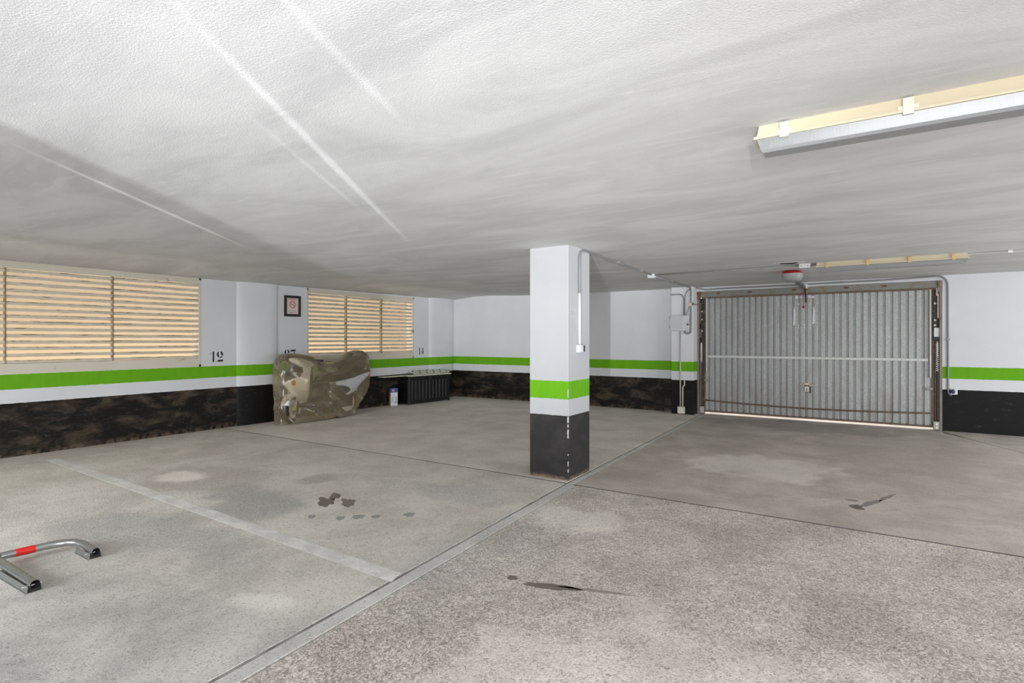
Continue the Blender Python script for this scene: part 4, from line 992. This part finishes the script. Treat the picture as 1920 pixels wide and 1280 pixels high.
for i in range(NR):
    y0 = .06 + i * (BL - .12) / NR
    lb_('rib', plain('highlight_rib_plastic', (.07, .07, .065), .4, 0, .3, 20), (-.018, .002, y0 + .044, y0 + .056, .09, BH - .09), bevel=.003)  # paler ribs: the light their edges catch is put into the colour
for i in range(5):
    lb_('end_slat', M_CHEST, (-BD + .04, -.04, -.002, .016, .05 + i * .095, .05 + i * .095 + .082), bevel=.007)
lb_('end_handle', plain('grey_edge_plastic', (.10, .10, .10), .4), (-BD + .10, -.13, -.008, .012, BH - .105, BH - .09), bevel=.003)
lid = lb_('lid', M_CHEST, (-BD - .0, .016, -.016, BL + .016, BH - .025, BH + .012), bevel=.008)
lb_('lid_latch', plain('grey_edge_plastic', (.10, .10, .10), .4), (.012, .024, BL * .5 - .03, BL * .5 + .03, BH - .07, BH + .0), bevel=.004, parent=lid)
M_BOARD = plain('grey_cream_board', (0.56, 0.52, 0.42), 0.6, 0, 0.1, 9, (0.25, 0.22, 0.17), 0.3)
M_BOARD2 = plain('bleached_board', (0.60, 0.58, 0.48), 0.6, 0, 0.1, 9, (0.30, 0.27, 0.2), 0.3)
def board(name, label, x0, x1, y0, y1, z0, z1, m, rot=0.0, tilt=0.0, cat='board', group='loose boards on the chest'):
    t = thing(name, ((x0 + x1) / 2, (y0 + y1) / 2, z0), label, cat, group, rotz=rot)
    b = B(); w, l = (x1 - x0) / 2, (y1 - y0) / 2
    Mt = Matrix.Rotation(tilt, 4, 'Y')
    b.box(-w, w, -l, l, 0, z1 - z0, Mt, bevel=.004); obj('board_face', b, m, t, local=True); return t, w, l, Mt
board('board', 'long grey-cream board on the chest, overhanging towards the scooter', -8.56, -8.39, 8.12, 9.85, .613, .632, M_BOARD, rot=-.07)
board('board', 'narrow cream board along the front edge of the chest', -8.29, -8.17, 8.70, 9.95, .613, .634, M_BOARD2, rot=-.10)
t, w, l, Mt = board('panel', 'cream shelf panel with dark studs lying on the chest boards', -8.52, -8.33, 9.0, 10.12, .633, .652, M_BOARD2, rot=-.06, tilt=.28, cat='panel', group=None)
for i in range(5):
    for s in (-1, 1):
        b = B(); b.lathe([(.014, 0), (.014, .018), (.006, .024)], Mt @ Matrix.Translation((s * w * .7, lerp(-l + .06, l - .06, (i + (.5 if s > 0 else .0)) / 4.6), .018)), 10); obj('stud', b, M_DKPL, t, local=True)
t.location.z = .633 + w * math.sin(.28) + .0
# small carton and pale bottle next to the chest
ct = thing('carton', (-8.49, 8.44, 0), 'small white and blue cardboard carton standing beside the chest', 'box', rotz=math.radians(-24))
b = B(); b.box(-.05, .05, -.075, .085, 0, .285, bevel=.002); obj('carton_body', b, plain('brown_card', (.40, .23, .11), .7, 0, .1, 20), ct, local=True)
b = B(); b.box(.0505, .053, -.073, .083, .002, .285); obj('white_print', b, plain('white_card', (.74, .74, .76), .6, 0, .06, 30), ct, local=True)
b = B(); b.box(-.054, .055, -.079, .089, .285, .375, bevel=.003); obj('blue_lid', b, plain('blue_card', (.03, .09, .34), .5, 0, .15, 30), ct, local=True)
b = B(); b.lathe([(.028, 0), (.028, .003)], Matrix.Translation((.0555, -.015, .33)) @ Matrix.Rotation(PI/2, 4, 'Y'), 16); obj('orange_emblem', b, plain('orange_print', (.75, .26, .14), .5), ct, local=True)
b = B()
for y, z0, z1, w in ((.045, .06, .20, .012), (.045, .055, .085, .034), (-.02, .07, .19, .008), (-.045, .08, .16, .006)): b.box(.0532, .0538, y - w, y + w, z0, z1)
obj('grey_print', b, plain('grey_card_print', (.36, .40, .46), .6), ct, local=True)

# ================================================================== FOLD-DOWN PARKING BARRIER
M_ZINC = plain('zinc_tube', (0.40, 0.41, 0.40), 0.28, 0.85, 0.08, 12)
M_ZINCD = plain('zinc_channel', (0.33, 0.34, 0.33), 0.35, 0.8, 0.12, 12)
F1 = onz(180, 1034, .045); A0 = onz(150, 1017, .052); E0 = onz(0, 1043, .06); A3 = onz(66, 1028, .06); L2 = onz(0, 1055, .052); F2 = onz(66, 1095, .045)
def isect(p, d, q, e):   # 2D line intersection
    den = d.x * e.y - d.y * e.x; t_ = ((q.x - p.x) * e.y - (q.y - p.y) * e.x) / den; return p + d * t_
K1 = isect(F1, A0 - F1, A3, E0 - A3); K2 = isect(F2, L2 - F2, A3, E0 - A3)
K1.z = K2.z = .06
bar = thing('parking_barrier', (F1.x, F1.y, 0), 'folded-down zinc parking barrier hoop with a red band', 'parking barrier')
def cornered(a, k_, c, r):
    d1, d2 = (a - k_).normalized(), (c - k_).normalized(); return arc(k_, k_ + d1 * r, k_ + d2 * r, 8)
path = [F1] + cornered(F1, K1, K2, .16) + cornered(K1, K2, F2, .05) + [F2]
b = B(); b.tube(path, .0235, 14, caps=False); o = obj('hoop', b, M_ZINC, bar, smooth=True)
for f, k_ in ((F1, K1), (F2, K2)): b = B(); b.tube([f, lerp(f, k_, .3)], .0185, 12, caps=False); obj('tube_bore', b, M_DKPL, bar, smooth=True)
d_ = (K2 - K1).normalized(); s0 = onz(66, 1028, .06); s1 = onz(29, 1036, .06)
for a, c, m, nm in ((s0, s1, plain('red_reflective', (.62, .015, .012), .35, 0, .06, 20), 'red_band'),):
    ta = (a - K1).dot(d_); tc_ = (c - K1).dot(d_)
    b = B(); b.tube([K1 + d_ * ta, K1 + d_ * tc_], .0245, 14); obj(nm, b, m, bar, smooth=False, autosmooth=40)
for f, k_ in ((F1, K1), (F2, K2)):
    dv = (k_ - f); dv.z = 0; ln2 = dv.length - .10; dv.normalize(); sv = Vector((-dv.y, dv.x, 0))
    b = B()
    st = f + dv * .01; st.z = 0; en = f + dv * ln2; en.z = 0
    for sg in (-1, 1):
        o0 = sv * sg
        b.prism([st + o0 * .036, st + o0 * .031 + Vector((0, 0, .038)), st + o0 * .028 + Vector((0, 0, .038)), st + o0 * .033], en - st)
    b.prism([st + sv * -.04, st + sv * .04, st + sv * .04 + Vector((0, 0, .003)), st + sv * -.04 + Vector((0, 0, .003))], en - st)
    obj('foot_channel', b, M_ZINCD, bar)
    b = B(); pz = f + dv * .045
    b.tube([Vector((pz.x, pz.y, .03)) - sv * .045, Vector((pz.x, pz.y, .03)) + sv * .045], .007, 8); obj('hinge_bolt', b, M_CHROME, bar)
